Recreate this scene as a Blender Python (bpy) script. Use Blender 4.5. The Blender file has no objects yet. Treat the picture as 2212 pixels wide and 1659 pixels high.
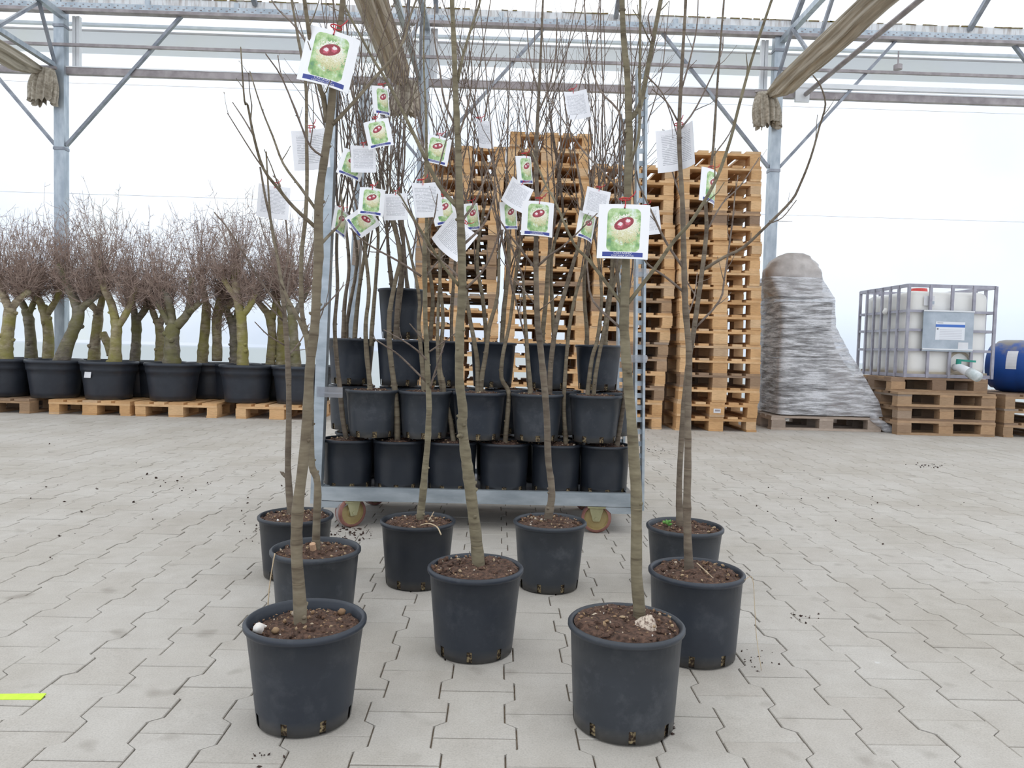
import bpy, math, random
from mathutils import Vector, Matrix, noise

# ------------------------------------------------------------------ camera, sky, exposure
SC = bpy.context.scene
FPX, CX, CY = 1610.0, 1106.0, 829.5
CAM_Z = 0.766
ROLL = math.radians(1.5)
VPU, VPV = 1076.0 - CX, 752.0 - CY
_u = VPU * math.cos(ROLL) + VPV * math.sin(ROLL)
_v = -VPU * math.sin(ROLL) + VPV * math.cos(ROLL)
PITCH = math.atan(-_v / FPX)
YAW = math.atan(-_u / FPX * math.cos(PITCH))
ROT = (Matrix.Rotation(-YAW, 3, 'Z') @ Matrix.Rotation(math.pi / 2 - PITCH, 3, 'X') @ Matrix.Rotation(ROLL, 3, 'Z'))
cam_data = bpy.data.cameras.new('camera')
cam_data.sensor_width = 36.0
cam_data.lens = FPX / 2212.0 * 36.0
cam_data.clip_start = 0.02
cam_data.clip_end = 500
cam = bpy.data.objects.new('camera', cam_data)
SC.collection.objects.link(cam)
cam.matrix_world = Matrix.Translation((0, 0, CAM_Z)) @ ROT.to_4x4()
SC.camera = cam
SC.view_settings.view_transform = 'Standard'
SC.view_settings.look = 'None'
SC.view_settings.exposure = 0.0
SC.view_settings.gamma = 1.0
SC.view_settings.use_curve_mapping = False
SC.cycles.max_bounces = 8
SC.cycles.diffuse_bounces = 4
SC.cycles.transparent_max_bounces = 16
SC.cycles.transmission_bounces = 6
SC.cycles.caustics_reflective = False
SC.cycles.caustics_refractive = False
SKY = 1.57

def node(nt, kind, **kw):
    n = nt.nodes.new(kind)
    for k, v in kw.items():
        setattr(n, k, v)
    return n

def ramp(nt, stops):
    r = nt.nodes.new('ShaderNodeValToRGB')
    e = r.color_ramp.elements
    while len(e) < len(stops):
        e.new(0.5)
    for el, (p, c) in zip(e, stops):
        el.position = p
        el.color = (c[0], c[1], c[2], 1)
    return r

world = bpy.data.worlds.new('overcast_sky')
SC.world = world
world.use_nodes = True
nt = world.node_tree
nt.nodes.clear()
tc = node(nt, 'ShaderNodeTexCoord')
sep = node(nt, 'ShaderNodeSeparateXYZ')
nt.links.new(tc.outputs['Generated'], sep.inputs[0])
grad = ramp(nt, [(0.0, (0.52, 0.53, 0.52)), (0.47, (0.60, 0.62, 0.63)), (0.503, (0.52, 0.575, 0.67)), (0.53, (0.64, 0.70, 0.80)), (0.60, (0.80, 0.85, 0.93)), (0.75, (0.97, 0.985, 1.0)), (1.0, (1.05, 1.04, 1.02))])
m1 = node(nt, 'ShaderNodeMath', operation='MULTIPLY_ADD')
m1.inputs[1].default_value = 0.5
m1.inputs[2].default_value = 0.5
nt.links.new(sep.outputs[2], m1.inputs[0])
nt.links.new(m1.outputs[0], grad.inputs[0])
cl = node(nt, 'ShaderNodeTexNoise')
cl.inputs['Scale'].default_value = 3.2
cl.inputs['Detail'].default_value = 5
cl.inputs['Roughness'].default_value = 0.5
nt.links.new(tc.outputs['Generated'], cl.inputs['Vector'])
clr = ramp(nt, [(0.36, (0.80, 0.85, 0.94)), (0.62, (1.06, 1.055, 1.05))])
nt.links.new(cl.outputs[0], clr.inputs[0])
mul = node(nt, 'ShaderNodeMix', data_type='RGBA', blend_type='MULTIPLY')
mul.inputs[0].default_value = 1
nt.links.new(grad.outputs[0], mul.inputs[6])
nt.links.new(clr.outputs[0], mul.inputs[7])
bg = node(nt, 'ShaderNodeBackground')
bg.inputs[1].default_value = SKY
nt.links.new(mul.outputs[2], bg.inputs[0])
wo = node(nt, 'ShaderNodeOutputWorld')
nt.links.new(bg.outputs[0], wo.inputs[0])

# ------------------------------------------------------------------ helpers
COL = SC.collection
V = Vector
CAM = V((0, 0, CAM_Z))
rnd = random.Random(7)

def at(px, py, Y):
    d = ROT @ V(((px - CX) / FPX, (CY - py) / FPX, -1))
    return CAM + d * (Y / d.y)

def ground(px, py, z=0.0):
    d = ROT @ V(((px - CX) / FPX, (CY - py) / FPX, -1))
    return CAM + d * ((z - CAM_Z) / d.z)

class MB:
    def __init__(self):
        self.v, self.f, self.m = [], [], []

    def add(self, vs, fs, mi=0):
        o = len(self.v)
        self.v.extend(vs)
        for f in fs:
            self.f.append([i + o for i in f])
            self.m.append(mi)

    def box(self, c, s, mi=0, rot=None):
        x, y, z = s[0] / 2, s[1] / 2, s[2] / 2
        vs = [V((i * x, j * y, k * z)) for i in (-1, 1) for j in (-1, 1) for k in (-1, 1)]
        if rot is not None:
            vs = [rot @ p for p in vs]
        vs = [p + V(c) for p in vs]
        self.add(vs, [(0, 1, 3, 2), (4, 6, 7, 5), (0, 4, 5, 1), (2, 3, 7, 6), (0, 2, 6, 4), (1, 5, 7, 3)], mi)

    def bar(self, a, b, w, h, mi=0, up=V((0, 0, 1))):
        a, b = V(a), V(b)
        t = (b - a).normalized()
        if abs(t.dot(up)) > 0.98:
            up = V((0, 1, 0))
        s = t.cross(up).normalized()
        u = s.cross(t)
        vs = []
        for p in (a, b):
            for i, j in ((-1, -1), (1, -1), (1, 1), (-1, 1)):
                vs.append(p + s * (i * w / 2) + u * (j * h / 2))
        self.add(vs, [(3, 2, 1, 0), (4, 5, 6, 7), (0, 1, 5, 4), (1, 2, 6, 5), (2, 3, 7, 6), (3, 0, 4, 7)], mi)

    def tube(self, pts, rad, n=6, mi=0, cap=True, wob=0.0):
        k = len(pts)
        vs = []
        ref = None
        for i in range(k):
            t = (pts[min(i + 1, k - 1)] - pts[max(i - 1, 0)])
            if t.length < 1e-9:
                t = V((0, 0, 1))
            t.normalize()
            if ref is None:
                ref = V((1, 0, 0)) if abs(t.x) < 0.8 else V((0, 1, 0))
            s = (ref - t * ref.dot(t))
            if s.length < 1e-6:
                s = t.orthogonal()
            s.normalize()
            ref = s
            u = t.cross(s)
            r = rad[i]
            for j in range(n):
                a = 2 * math.pi * j / n
                rr = r * (1 + wob * (noise.noise(V((pts[i].x * 40 + math.cos(a), pts[i].z * 25, math.sin(a) + pts[i].y * 40)))))  if wob else r
                vs.append(pts[i] + s * (math.cos(a) * rr) + u * (math.sin(a) * rr))
        fs = []
        for i in range(k - 1):
            for j in range(n):
                j2 = (j + 1) % n
                fs.append((i * n + j, i * n + j2, (i + 1) * n + j2, (i + 1) * n + j))
        if cap:
            fs.append(tuple(reversed(range(n))))
            fs.append(tuple(range((k - 1) * n, k * n)))
        self.add(vs, fs, mi)

    def lathe(self, prof, n=32, mi=0, c=(0, 0, 0), skip=None):
        vs = []
        for r, z in prof:
            for j in range(n):
                a = 2 * math.pi * j / n
                vs.append(V((c[0] + r * math.cos(a), c[1] + r * math.sin(a), c[2] + z)))
        fs = []
        for i in range(len(prof) - 1):
            for j in range(n):
                if skip and skip(i, j):
                    continue
                j2 = (j + 1) % n
                fs.append((i * n + j, i * n + j2, (i + 1) * n + j2, (i + 1) * n + j))
        self.add(vs, fs, mi)

    def lump(self, c, s, seed, mi=0, big=False):
        # a small irregular stone: jittered octahedron, one level finer when big
        dirs = [V((1, 0, 0)), V((-1, 0, 0)), V((0, 1, 0)), V((0, -1, 0)), V((0, 0, 1)), V((0, 0, -1))]
        fs = [(0, 2, 4), (2, 1, 4), (1, 3, 4), (3, 0, 4), (2, 0, 5), (1, 2, 5), (3, 1, 5), (0, 3, 5)]
        if big:
            dd, ff, mem = list(dirs), [], {}
            def mid(a, b):
                k = (min(a, b), max(a, b))
                if k not in mem:
                    dd.append((dd[a] + dd[b]).normalized())
                    mem[k] = len(dd) - 1
                return mem[k]
            for a, b, c2 in fs:
                ab, bc, ca = mid(a, b), mid(b, c2), mid(c2, a)
                ff += [(a, ab, ca), (ab, b, bc), (ca, bc, c2), (ab, bc, ca)]
            dirs, fs = dd, ff
        r = random.Random(seed)
        q = Matrix.Rotation(r.uniform(0, 6.28), 3, V((r.random(), r.random(), r.random() + 0.1)))
        vs = [V(c) + q @ V((d.x * s[0] * r.uniform(.75, 1.2), d.y * s[1] * r.uniform(.75, 1.2), d.z * s[2] * r.uniform(.75, 1.2))) for d in dirs]
        self.add(vs, fs, mi)

    def mesh(self, name, mats, smooth=False):
        me = bpy.data.meshes.new(name)
        me.from_pydata([tuple(p) for p in self.v], [], self.f)
        for m in (mats if isinstance(mats, (list, tuple)) else [mats]):
            me.materials.append(m)
        if any(self.m):
            me.polygons.foreach_set('material_index', self.m)
        if smooth:
            me.polygons.foreach_set('use_smooth', [True] * len(me.polygons))
        me.update()
        return me

    def build(self, name, mats, parent=None, smooth=False):
        return link(name, self.mesh(name, mats, smooth), parent)

def link(name, data, parent=None, loc=None, rot=None):
    o = bpy.data.objects.new(name, data)
    COL.objects.link(o)
    if parent is not None:
        o.parent = parent
    if loc is not None:
        o.location = loc
    if rot is not None:
        o.rotation_euler = rot
    return o

def tag(o, label, cat, group=None):
    o['label'] = label
    o['category'] = cat
    if group:
        o['group'] = group
    return o

def thing(name, label, cat, loc=(0, 0, 0), rz=0.0, group=None):
    o = link(name, None, None, loc, (0, 0, rz))
    o.empty_display_size = 0.1
    return tag(o, label, cat, group)

def copy_tree(o, parent=None):
    c = o.copy()
    COL.objects.link(c)
    if parent is not None:
        c.parent = parent
    for ch in o.children:
        copy_tree(ch, c)
    return c

def smooth_line(pts, per=3):
    if len(pts) < 3:
        return [pts[0].lerp(pts[-1], i / per) for i in range(per + 1)]
    P = [pts[0] * 2 - pts[1]] + list(pts) + [pts[-1] * 2 - pts[-2]]
    out = []
    for i in range(1, len(P) - 2):
        a, b, c, d = P[i - 1], P[i], P[i + 1], P[i + 2]
        for k in range(per):
            t = k / per
            out.append(0.5 * ((2 * b) + (c - a) * t + (2 * a - 5 * b + 4 * c - d) * t * t + (3 * b - a - 3 * c + d) * t ** 3))
    out.append(pts[-1].copy())
    return out

ORD = ['topmost', 'second', 'third', 'fourth', 'fifth', 'sixth', 'seventh', 'eighth', 'ninth', 'tenth', 'eleventh', 'twelfth', 'thirteenth',
       'fourteenth', 'fifteenth', 'sixteenth', 'seventeenth', 'eighteenth', 'nineteenth', 'twentieth', 'twenty-first']

# ------------------------------------------------------------------ materials
def principled(name):
    m = bpy.data.materials.new(name)
    m.use_nodes = True
    return m, m.node_tree, m.node_tree.nodes['Principled BSDF']

def coords(nt, kind='Object', scale=None):
    t = node(nt, 'ShaderNodeTexCoord')
    if scale is None:
        return t.outputs[kind]
    mp = node(nt, 'ShaderNodeMapping')
    mp.inputs['Scale'].default_value = scale
    nt.links.new(t.outputs[kind], mp.inputs[0])
    return mp.outputs[0]

def worldpos(nt, scale=(1, 1, 1)):
    g = node(nt, 'ShaderNodeNewGeometry')
    mp = node(nt, 'ShaderNodeMapping')
    mp.inputs['Scale'].default_value = scale
    nt.links.new(g.outputs['Position'], mp.inputs[0])
    return mp.outputs[0]

def noise_fac(nt, vec, scale, detail=4, rough=0.55):
    n = node(nt, 'ShaderNodeTexNoise')
    n.inputs['Scale'].default_value = scale
    n.inputs['Detail'].default_value = detail
    n.inputs['Roughness'].default_value = rough
    nt.links.new(vec, n.inputs['Vector'])
    return n.outputs[0]

def mix(nt, fac, a, b, blend='MIX'):
    x = node(nt, 'ShaderNodeMix', data_type='RGBA', blend_type=blend)
    for sock, val in ((0, fac), (6, a), (7, b)):
        if hasattr(val, 'is_output'):
            nt.links.new(val, x.inputs[sock])
        elif sock == 0:
            x.inputs[0].default_value = val
        else:
            x.inputs[sock].default_value = (val[0], val[1], val[2], 1)
    return x.outputs[2]

def bump(nt, bsdf, h, strength=0.3, dist=0.01):
    b = node(nt, 'ShaderNodeBump')
    b.inputs['Strength'].default_value = strength
    b.inputs['Distance'].default_value = dist
    nt.links.new(h, b.inputs['Height'])
    nt.links.new(b.outputs[0], bsdf.inputs['Normal'])

def rand_obj(nt):
    """a number that differs for each piece: per object and per loose island"""
    o = node(nt, 'ShaderNodeObjectInfo')
    g = node(nt, 'ShaderNodeNewGeometry')
    a = node(nt, 'ShaderNodeMath', operation='ADD')
    nt.links.new(o.outputs['Random'], a.inputs[0])
    nt.links.new(g.outputs['Random Per Island'], a.inputs[1])
    f = node(nt, 'ShaderNodeMath', operation='FRACT')
    nt.links.new(a.outputs[0], f.inputs[0])
    return f.outputs[0]

def simple(name, c1, c2, scale=20, rough=0.6, metal=0.0, bmp=0.0, stretch=None, dist=0.004, lo=0.35, hi=0.65, detail=4, vec=None):
    m, nt, b = principled(name)
    vec = worldpos(nt, stretch or (1, 1, 1)) if vec is None else coords(nt, vec, stretch or (1, 1, 1))
    f = noise_fac(nt, vec, scale, detail)
    r = ramp(nt, [(lo, c1), (hi, c2)])
    nt.links.new(f, r.inputs[0])
    nt.links.new(r.outputs[0], b.inputs['Base Color'])
    b.inputs['Roughness'].default_value = rough
    b.inputs['Metallic'].default_value = metal
    if bmp:
        bump(nt, b, f, bmp, dist)
    return m

def make_paver():
    m, nt, b = principled('concrete_paver')
    w = worldpos(nt)
    fine = noise_fac(nt, w, 260, 3, 0.7)
    mid = noise_fac(nt, w, 14, 5, 0.6)
    big = noise_fac(nt, w, 1.7, 4, 0.55)
    base = ramp(nt, [(0.0, (0.462, 0.432, 0.390)), (0.5, (0.478, 0.451, 0.410)), (1.0, (0.497, 0.471, 0.431))])
    nt.links.new(rand_obj(nt), base.inputs[0])
    sp = ramp(nt, [(0.25, (0.80, 0.79, 0.78)), (0.5, (1, 1, 1)), (0.75, (1.13, 1.13, 1.13))])
    nt.links.new(fine, sp.inputs[0])
    c = mix(nt, 1.0, base.outputs[0], sp.outputs[0], 'MULTIPLY')
    md = ramp(nt, [(0.3, (0.93, 0.92, 0.91)), (0.65, (1.03, 1.03, 1.03))])
    nt.links.new(mid, md.inputs[0])
    c = mix(nt, 1.0, c, md.outputs[0], 'MULTIPLY')
    bgm = ramp(nt, [(0.35, (0.92, 0.905, 0.88)), (0.6, (1.04, 1.04, 1.045))])
    nt.links.new(big, bgm.inputs[0])
    c = mix(nt, 1.0, c, bgm.outputs[0], 'MULTIPLY')
    spots = noise_fac(nt, w, 9, 2, 0.4)
    sr = ramp(nt, [(0.655, (0, 0, 0)), (0.76, (0.6, 0.6, 0.6))])
    nt.links.new(spots, sr.inputs[0])
    c = mix(nt, sr.outputs[0], c, (0.27, 0.24, 0.205))
    wh = noise_fac(nt, w, 21, 1, 0.4)
    wr = ramp(nt, [(0.80, (0, 0, 0)), (0.84, (0.6, 0.6, 0.6))])
    nt.links.new(wh, wr.inputs[0])
    c = mix(nt, wr.outputs[0], c, (0.68, 0.68, 0.67))
    nt.links.new(c, b.inputs['Base Color'])
    b.inputs['Roughness'].default_value = 0.85
    bump(nt, b, fine, 0.25, 0.002)
    return m

def make_wood(name, tones, rough=0.75):
    m, nt, b = principled(name)
    g = coords(nt, 'Object', (3, 3, 40))
    grain = noise_fac(nt, g, 6, 4, 0.6)
    base = ramp(nt, tones)
    nt.links.new(rand_obj(nt), base.inputs[0])
    gr = ramp(nt, [(0.3, (0.78, 0.74, 0.70)), (0.65, (1.05, 1.05, 1.05))])
    nt.links.new(grain, gr.inputs[0])
    c = mix(nt, 1.0, base.outputs[0], gr.outputs[0], 'MULTIPLY')
    d = noise_fac(nt, worldpos(nt), 5, 4, 0.6)
    dr = ramp(nt, [(0.4, (0, 0, 0)), (0.72, (0.55, 0.55, 0.55))])
    nt.links.new(d, dr.inputs[0])
    c = mix(nt, dr.outputs[0], c, mix(nt, 1.0, c, (0.62, 0.60, 0.58), 'MULTIPLY'))
    nt.links.new(c, b.inputs['Base Color'])
    b.inputs['Roughness'].default_value = rough
    bump(nt, b, grain, 0.2, 0.002)
    return m

def make_pot(name, c1, c2, dust, amount=0.5):
    m, nt, b = principled(name)
    o = coords(nt, 'Object')
    info = node(nt, 'ShaderNodeObjectInfo')
    sh = node(nt, 'ShaderNodeVectorMath', operation='MULTIPLY_ADD')
    nt.links.new(info.outputs['Random'], sh.inputs[1])
    sh.inputs[0].default_value = (31, 17, 53)
    nt.links.new(o, sh.inputs[2])
    v = sh.outputs[0]
    a = noise_fac(nt, v, 7, 5, 0.6)
    r1 = ramp(nt, [(0.3, c1), (0.7, c2)])
    nt.links.new(a, r1.inputs[0])
    d = noise_fac(nt, v, 16, 6, 0.72)
    r2 = ramp(nt, [(0.52, (0, 0, 0)), (0.78, (amount, amount, amount))])
    nt.links.new(d, r2.inputs[0])
    c = mix(nt, r2.outputs[0], r1.outputs[0], dust)
    # dried splash marks close to the foot
    sp = node(nt, 'ShaderNodeSeparateXYZ')
    nt.links.new(o, sp.inputs[0])
    zf = node(nt, 'ShaderNodeMapRange')
    zf.inputs['From Min'].default_value = 0.035
    zf.inputs['From Max'].default_value = 0.0
    nt.links.new(sp.outputs[2], zf.inputs['Value'])
    mm = node(nt, 'ShaderNodeMath', operation='MULTIPLY')
    nt.links.new(zf.outputs[0], mm.inputs[0])
    nt.links.new(d, mm.inputs[1])
    c = mix(nt, mm.outputs[0], c, (0.14, 0.125, 0.10))
    nt.links.new(c, b.inputs['Base Color'])
    rr = node(nt, 'ShaderNodeMapRange')
    rr.inputs['To Min'].default_value = 0.30
    rr.inputs['To Max'].default_value = 0.55
    nt.links.new(d, rr.inputs['Value'])
    nt.links.new(rr.outputs[0], b.inputs['Roughness'])
    return m

def make_bark(name, c1, c2, c3, ringscale=60, moss=None):
    m, nt, b = principled(name)
    w = worldpos(nt)
    wr = worldpos(nt, (14, 14, ringscale))
    f = noise_fac(nt, wr, 1.0, 4, 0.6)
    big = noise_fac(nt, w, 9, 4, 0.6)
    r = ramp(nt, [(0.28, c1), (0.5, c2), (0.72, c3)])
    nt.links.new(f, r.inputs[0])
    g = ramp(nt, [(0.3, (0.78, 0.78, 0.76)), (0.7, (1.12, 1.12, 1.08))])
    nt.links.new(big, g.inputs[0])
    c = mix(nt, 1.0, r.outputs[0], g.outputs[0], 'MULTIPLY')
    ln = noise_fac(nt, worldpos(nt, (5, 5, ringscale * 1.3)), 1.0, 2, 0.5)
    lr = ramp(nt, [(0.60, (1, 1, 1)), (0.66, (0.62, 0.58, 0.55)), (0.72, (1.1, 1.08, 1.05))])
    nt.links.new(ln, lr.inputs[0])
    c = mix(nt, 1.0, c, lr.outputs[0], 'MULTIPLY')
    if moss:
        mo = noise_fac(nt, w, 3.2, 5, 0.65)
        mr = ramp(nt, [(0.42, (0, 0, 0)), (0.62, (0.85, 0.85, 0.85))])
        nt.links.new(mo, mr.inputs[0])
        c = mix(nt, mr.outputs[0], c, moss)
    nt.links.new(c, b.inputs['Base Color'])
    b.inputs['Roughness'].default_value = 0.8
    bump(nt, b, f, 0.5, 0.002)
    return m

def make_film(name, trans, tint, back=(0.9, 0.93, 0.96), stain=True, gloss=0.0):
    """thin greenhouse sheet: part see-through, part light-scattering"""
    m = bpy.data.materials.new(name)
    m.use_nodes = True
    nt = m.node_tree
    nt.nodes.clear()
    out = node(nt, 'ShaderNodeOutputMaterial')
    tr = node(nt, 'ShaderNodeBsdfTransparent')
    tr.inputs[0].default_value = (*tint, 1)
    tl = node(nt, 'ShaderNodeBsdfTranslucent')
    tl.inputs[0].default_value = (*back, 1)
    df = node(nt, 'ShaderNodeBsdfDiffuse')
    df.inputs[0].default_value = (*back, 1)
    if stain:
        s = noise_fac(nt, worldpos(nt, (1, 1, 0.55)), 0.9, 5, 0.6)
        sr = ramp(nt, [(0.5, tint), (0.78, (tint[0] * .97, tint[1] * .96, tint[2] * .80))])
        nt.links.new(s, sr.inputs[0])
        nt.links.new(sr.outputs[0], tr.inputs[0])
    a = node(nt, 'ShaderNodeMixShader')
    a.inputs[0].default_value = 0.25
    nt.links.new(tl.outputs[0], a.inputs[1])
    nt.links.new(df.outputs[0], a.inputs[2])
    b = node(nt, 'ShaderNodeMixShader')
    b.inputs[0].default_value = trans
    nt.links.new(a.outputs[0], b.inputs[1])
    nt.links.new(tr.outputs[0], b.inputs[2])
    nt.links.new(b.outputs[0], out.inputs[0])
    return m

def make_wrap():
    """crinkled stretch film: clear sheet with milky, glossy creases"""
    m = bpy.data.materials.new('stretch_wrap')
    m.use_nodes = True
    nt = m.node_tree
    nt.nodes.clear()
    out = node(nt, 'ShaderNodeOutputMaterial')
    f = noise_fac(nt, worldpos(nt, (2.2, 2.2, 20)), 1.6, 7, 0.70)
    f2 = noise_fac(nt, worldpos(nt, (9, 9, 14)), 2.0, 5, 0.7)
    bm = node(nt, 'ShaderNodeBump')
    bm.inputs['Strength'].default_value = 0.6
    bm.inputs['Distance'].default_value = 0.06
    ad = node(nt, 'ShaderNodeMath', operation='ADD')
    nt.links.new(f, ad.inputs[0])
    nt.links.new(f2, ad.inputs[1])
    nt.links.new(ad.outputs[0], bm.inputs['Height'])
    p = node(nt, 'ShaderNodeBsdfPrincipled')
    p.inputs['Base Color'].default_value = (0.86, 0.86, 0.89, 1)
    p.inputs['Roughness'].default_value = 0.22
    p.inputs['Specular IOR Level'].default_value = 0.9
    nt.links.new(bm.outputs[0], p.inputs['Normal'])
    tr = node(nt, 'ShaderNodeBsdfTransparent')
    tr.inputs[0].default_value = (0.93, 0.93, 0.94, 1)
    r = ramp(nt, [(0.36, (0.16, 0.16, 0.16)), (0.5, (0.55, 0.55, 0.55)), (0.58, (0.95, 0.95, 0.95))])
    nt.links.new(f, r.inputs[0])
    x = node(nt, 'ShaderNodeMixShader')
    nt.links.new(r.outputs[0], x.inputs[0])
    nt.links.new(tr.outputs[0], x.inputs[1])
    nt.links.new(p.outputs[0], x.inputs[2])
    nt.links.new(x.outputs[0], out.inputs[0])
    return m

class E:
    """tiny expression builder for value nodes"""
    def __init__(self, nt, s):
        self.nt, self.s = nt, s
    def _op(self, op, *o):
        n = node(self.nt, 'ShaderNodeMath', operation=op)
        for i, x in enumerate((self,) + o):
            if isinstance(x, E):
                self.nt.links.new(x.s, n.inputs[i])
            else:
                n.inputs[i].default_value = x
        return E(self.nt, n.outputs[0])
    def __add__(self, o): return self._op('ADD', o)
    def __sub__(self, o): return self._op('SUBTRACT', o)
    def __mul__(self, o): return self._op('MULTIPLY', o)
    def mx(self, o): return self._op('MAXIMUM', o)
    def mn(self, o): return self._op('MINIMUM', o)
    def ab(self): return self._op('ABSOLUTE')
    def gt(self, o): return self._op('GREATER_THAN', o)
    def lt(self, o): return self._op('LESS_THAN', o)
    def sq(self): return self._op('SQRT')
    def fr(self): return self._op('FRACT')

def uv_xy(nt):
    t = node(nt, 'ShaderNodeTexCoord')
    s = node(nt, 'ShaderNodeSeparateXYZ')
    nt.links.new(t.outputs['UV'], s.inputs[0])
    return t.outputs['UV'], E(nt, s.outputs[0]), E(nt, s.outputs[1])

def make_tag_front():
    """print on the plant tag: rounded photo of an opened spiny chestnut burr over a blue strip"""
    m, nt, b = principled('tag_print')
    uv, x, y = uv_xy(nt)
    n1 = E(nt, noise_fac(nt, uv, 5, 3))
    n2 = E(nt, noise_fac(nt, uv, 38, 2, 0.8))
    leaf = ramp(nt, [(0.28, (0.10, 0.24, 0.18)), (0.42, (0.24, 0.44, 0.16)), (0.55, (0.50, 0.68, 0.33)), (0.68, (0.80, 0.90, 0.82))])
    nt.links.new(n1.s, leaf.inputs[0])
    c = leaf.outputs[0]
    dx, dy = x - 0.535, y - 0.545
    n3 = E(nt, noise_fac(nt, uv, 15, 3, 0.7))
    r = (dx * dx * 1.0 + dy * dy * 1.1).sq() + (n2 - 0.5) * 0.5 + (n3 - 0.5) * 0.34
    burr = ramp(nt, [(0.34, (0.42, 0.40, 0.14)), (0.47, (0.74, 0.71, 0.42)), (0.60, (0.97, 0.96, 0.86))])
    tone = (n2 * 0.35) + (n3 * 0.25) + (y * 0.42)
    nt.links.new(tone.s, burr.inputs[0])
    c = mix(nt, r.lt(0.268).s, c, burr.outputs[0])
    ex, ey = x - 0.50, y - 0.645
    u, w = ex * 0.93 + ey * 0.37, ey * 0.93 - ex * 0.37
    el = (u * u * 25.0 + w * w * 95.0).sq() + (n2 - 0.5) * 0.12
    c = mix(nt, el.lt(1.0).s, c, (0.33, 0.045, 0.06))
    for ox, oy in ((0.43, 0.615), (0.575, 0.675)):
        qx, qy = x - ox, y - oy
        q = (qx * qx + qy * qy).sq()
        c = mix(nt, (q + (n2 - 0.5) * 0.09).lt(0.056).s, c, (0.62, 0.12, 0.17))
        hx, hy = x - ox, y - (oy + 0.022)
        q = (hx * hx + hy * hy * 1.4).sq()
        c = mix(nt, (q + (n2 - 0.5) * 0.07).lt(0.042).s, c, (0.93, 0.80, 0.80))
    # rounded window of the photo
    ax = ((x - 0.5).ab() - 0.22).mx(0.0)
    ay = ((y - 0.525).ab() - 0.29).mx(0.0)
    inside = (ax * ax + ay * ay).sq().lt(0.105)
    c = mix(nt, inside.s, (0.97, 0.97, 0.985), c)
    strip = ((x - 0.5).ab().lt(0.395)) * ((y - 0.078).ab().lt(0.042))
    c = mix(nt, strip.s, c, (0.045, 0.065, 0.30))
    hxx, hyy = x - 0.5, y - 0.93
    hole = (hxx * hxx + hyy * hyy).sq().lt(0.018)
    c = mix(nt, hole.s, c, (0.05, 0.04, 0.03))
    nt.links.new(c, b.inputs['Base Color'])
    b.inputs['Roughness'].default_value = 0.35
    return m

def make_tag_back():
    m, nt, b = principled('tag_back')
    uv, x, y = uv_xy(nt)
    st = ((y * 24.0).fr().lt(0.42)) * ((x - 0.5).ab().lt(0.39)) * ((y - 0.52).ab().lt(0.36))
    brk = E(nt, noise_fac(nt, coords(nt, 'UV', (14, 24, 1)), 1.0, 1)).gt(0.40)
    c = mix(nt, (st * brk).s, (0.92, 0.92, 0.95), (0.52, 0.52, 0.56))
    nt.links.new(c, b.inputs['Base Color'])
    b.inputs['Roughness'].default_value = 0.4
    return m

def make_tank_label():
    m, nt, b = principled('tank_label')
    uv, x, y = uv_xy(nt)
    c = mix(nt, ((y - 0.78).ab().lt(0.075)).s, (0.80, 0.82, 0.86), (0.06, 0.17, 0.55))
    st = ((y * 11.0).fr().lt(0.35)) * (y.lt(0.6)) * ((x - 0.52).ab().lt(0.38))
    c = mix(nt, st.s, c, (0.62, 0.63, 0.68))
    sq = ((x - 0.07).ab().lt(0.03)) * ((y - 0.60).ab().lt(0.045))
    c = mix(nt, sq.s, c, (0.2, 0.2, 0.22))
    top = ((x - 0.15).ab().lt(0.10)) * ((y - 0.93).ab().lt(0.02))
    c = mix(nt, top.s, c, (0.3, 0.3, 0.34))
    nt.links.new(c, b.inputs['Base Color'])
    b.inputs['Roughness'].default_value = 0.4
    return m

def make_drum():
    m, nt, b = principled('drum_plastic')
    g = node(nt, 'ShaderNodeNewGeometry')
    s = node(nt, 'ShaderNodeSeparateXYZ')
    nt.links.new(g.outputs['Position'], s.inputs[0])
    z = E(nt, s.outputs[2])
    n = E(nt, noise_fac(nt, worldpos(nt), 5, 5, 0.6))
    f = (z - 0.86) * 5.0 + (n - 0.5) * 2.6
    r = ramp(nt, [(0.15, (0, 0, 0)), (0.6, (0.9, 0.9, 0.9))])
    nt.links.new(f.s, r.inputs[0])
    c = mix(nt, r.outputs[0], (0.012, 0.075, 0.33), (0.23, 0.20, 0.15))
    nt.links.new(c, b.inputs['Base Color'])
    b.inputs['Roughness'].default_value = 0.4
    return m

M = {}
M['paver'] = make_paver()
M['joint'] = simple('joint_sand', (0.17, 0.13, 0.095), (0.28, 0.225, 0.165), 90, 0.95)
M['pallet'] = make_wood('pallet_wood', [(0.0, (0.60, 0.345, 0.15)), (0.45, (0.74, 0.455, 0.22)), (0.8, (0.82, 0.55, 0.30)), (1.0, (0.58, 0.41, 0.26))])
M['pallet_old'] = make_wood('weathered_pallet_wood', [(0.0, (0.30, 0.20, 0.13)), (0.5, (0.42, 0.28, 0.165)), (0.8, (0.50, 0.32, 0.18)), (1.0, (0.33, 0.27, 0.22))])
M['pallet_pale'] = make_wood('pale_pallet_wood', [(0.0, (0.42, 0.34, 0.28)), (1.0, (0.56, 0.46, 0.38))])
M['pot'] = make_pot('black_pot_plastic', (0.018, 0.023, 0.033), (0.028, 0.035, 0.048), (0.10, 0.105, 0.115), 0.42)
M['pot_dusty'] = make_pot('dusty_pot_plastic', (0.022, 0.027, 0.035), (0.038, 0.044, 0.054), (0.12, 0.125, 0.135), 0.5)
M['pot_dark'] = make_pot('dark_pot_plastic', (0.011, 0.014, 0.020), (0.018, 0.022, 0.030), (0.05, 0.054, 0.06), 0.3)
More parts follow.
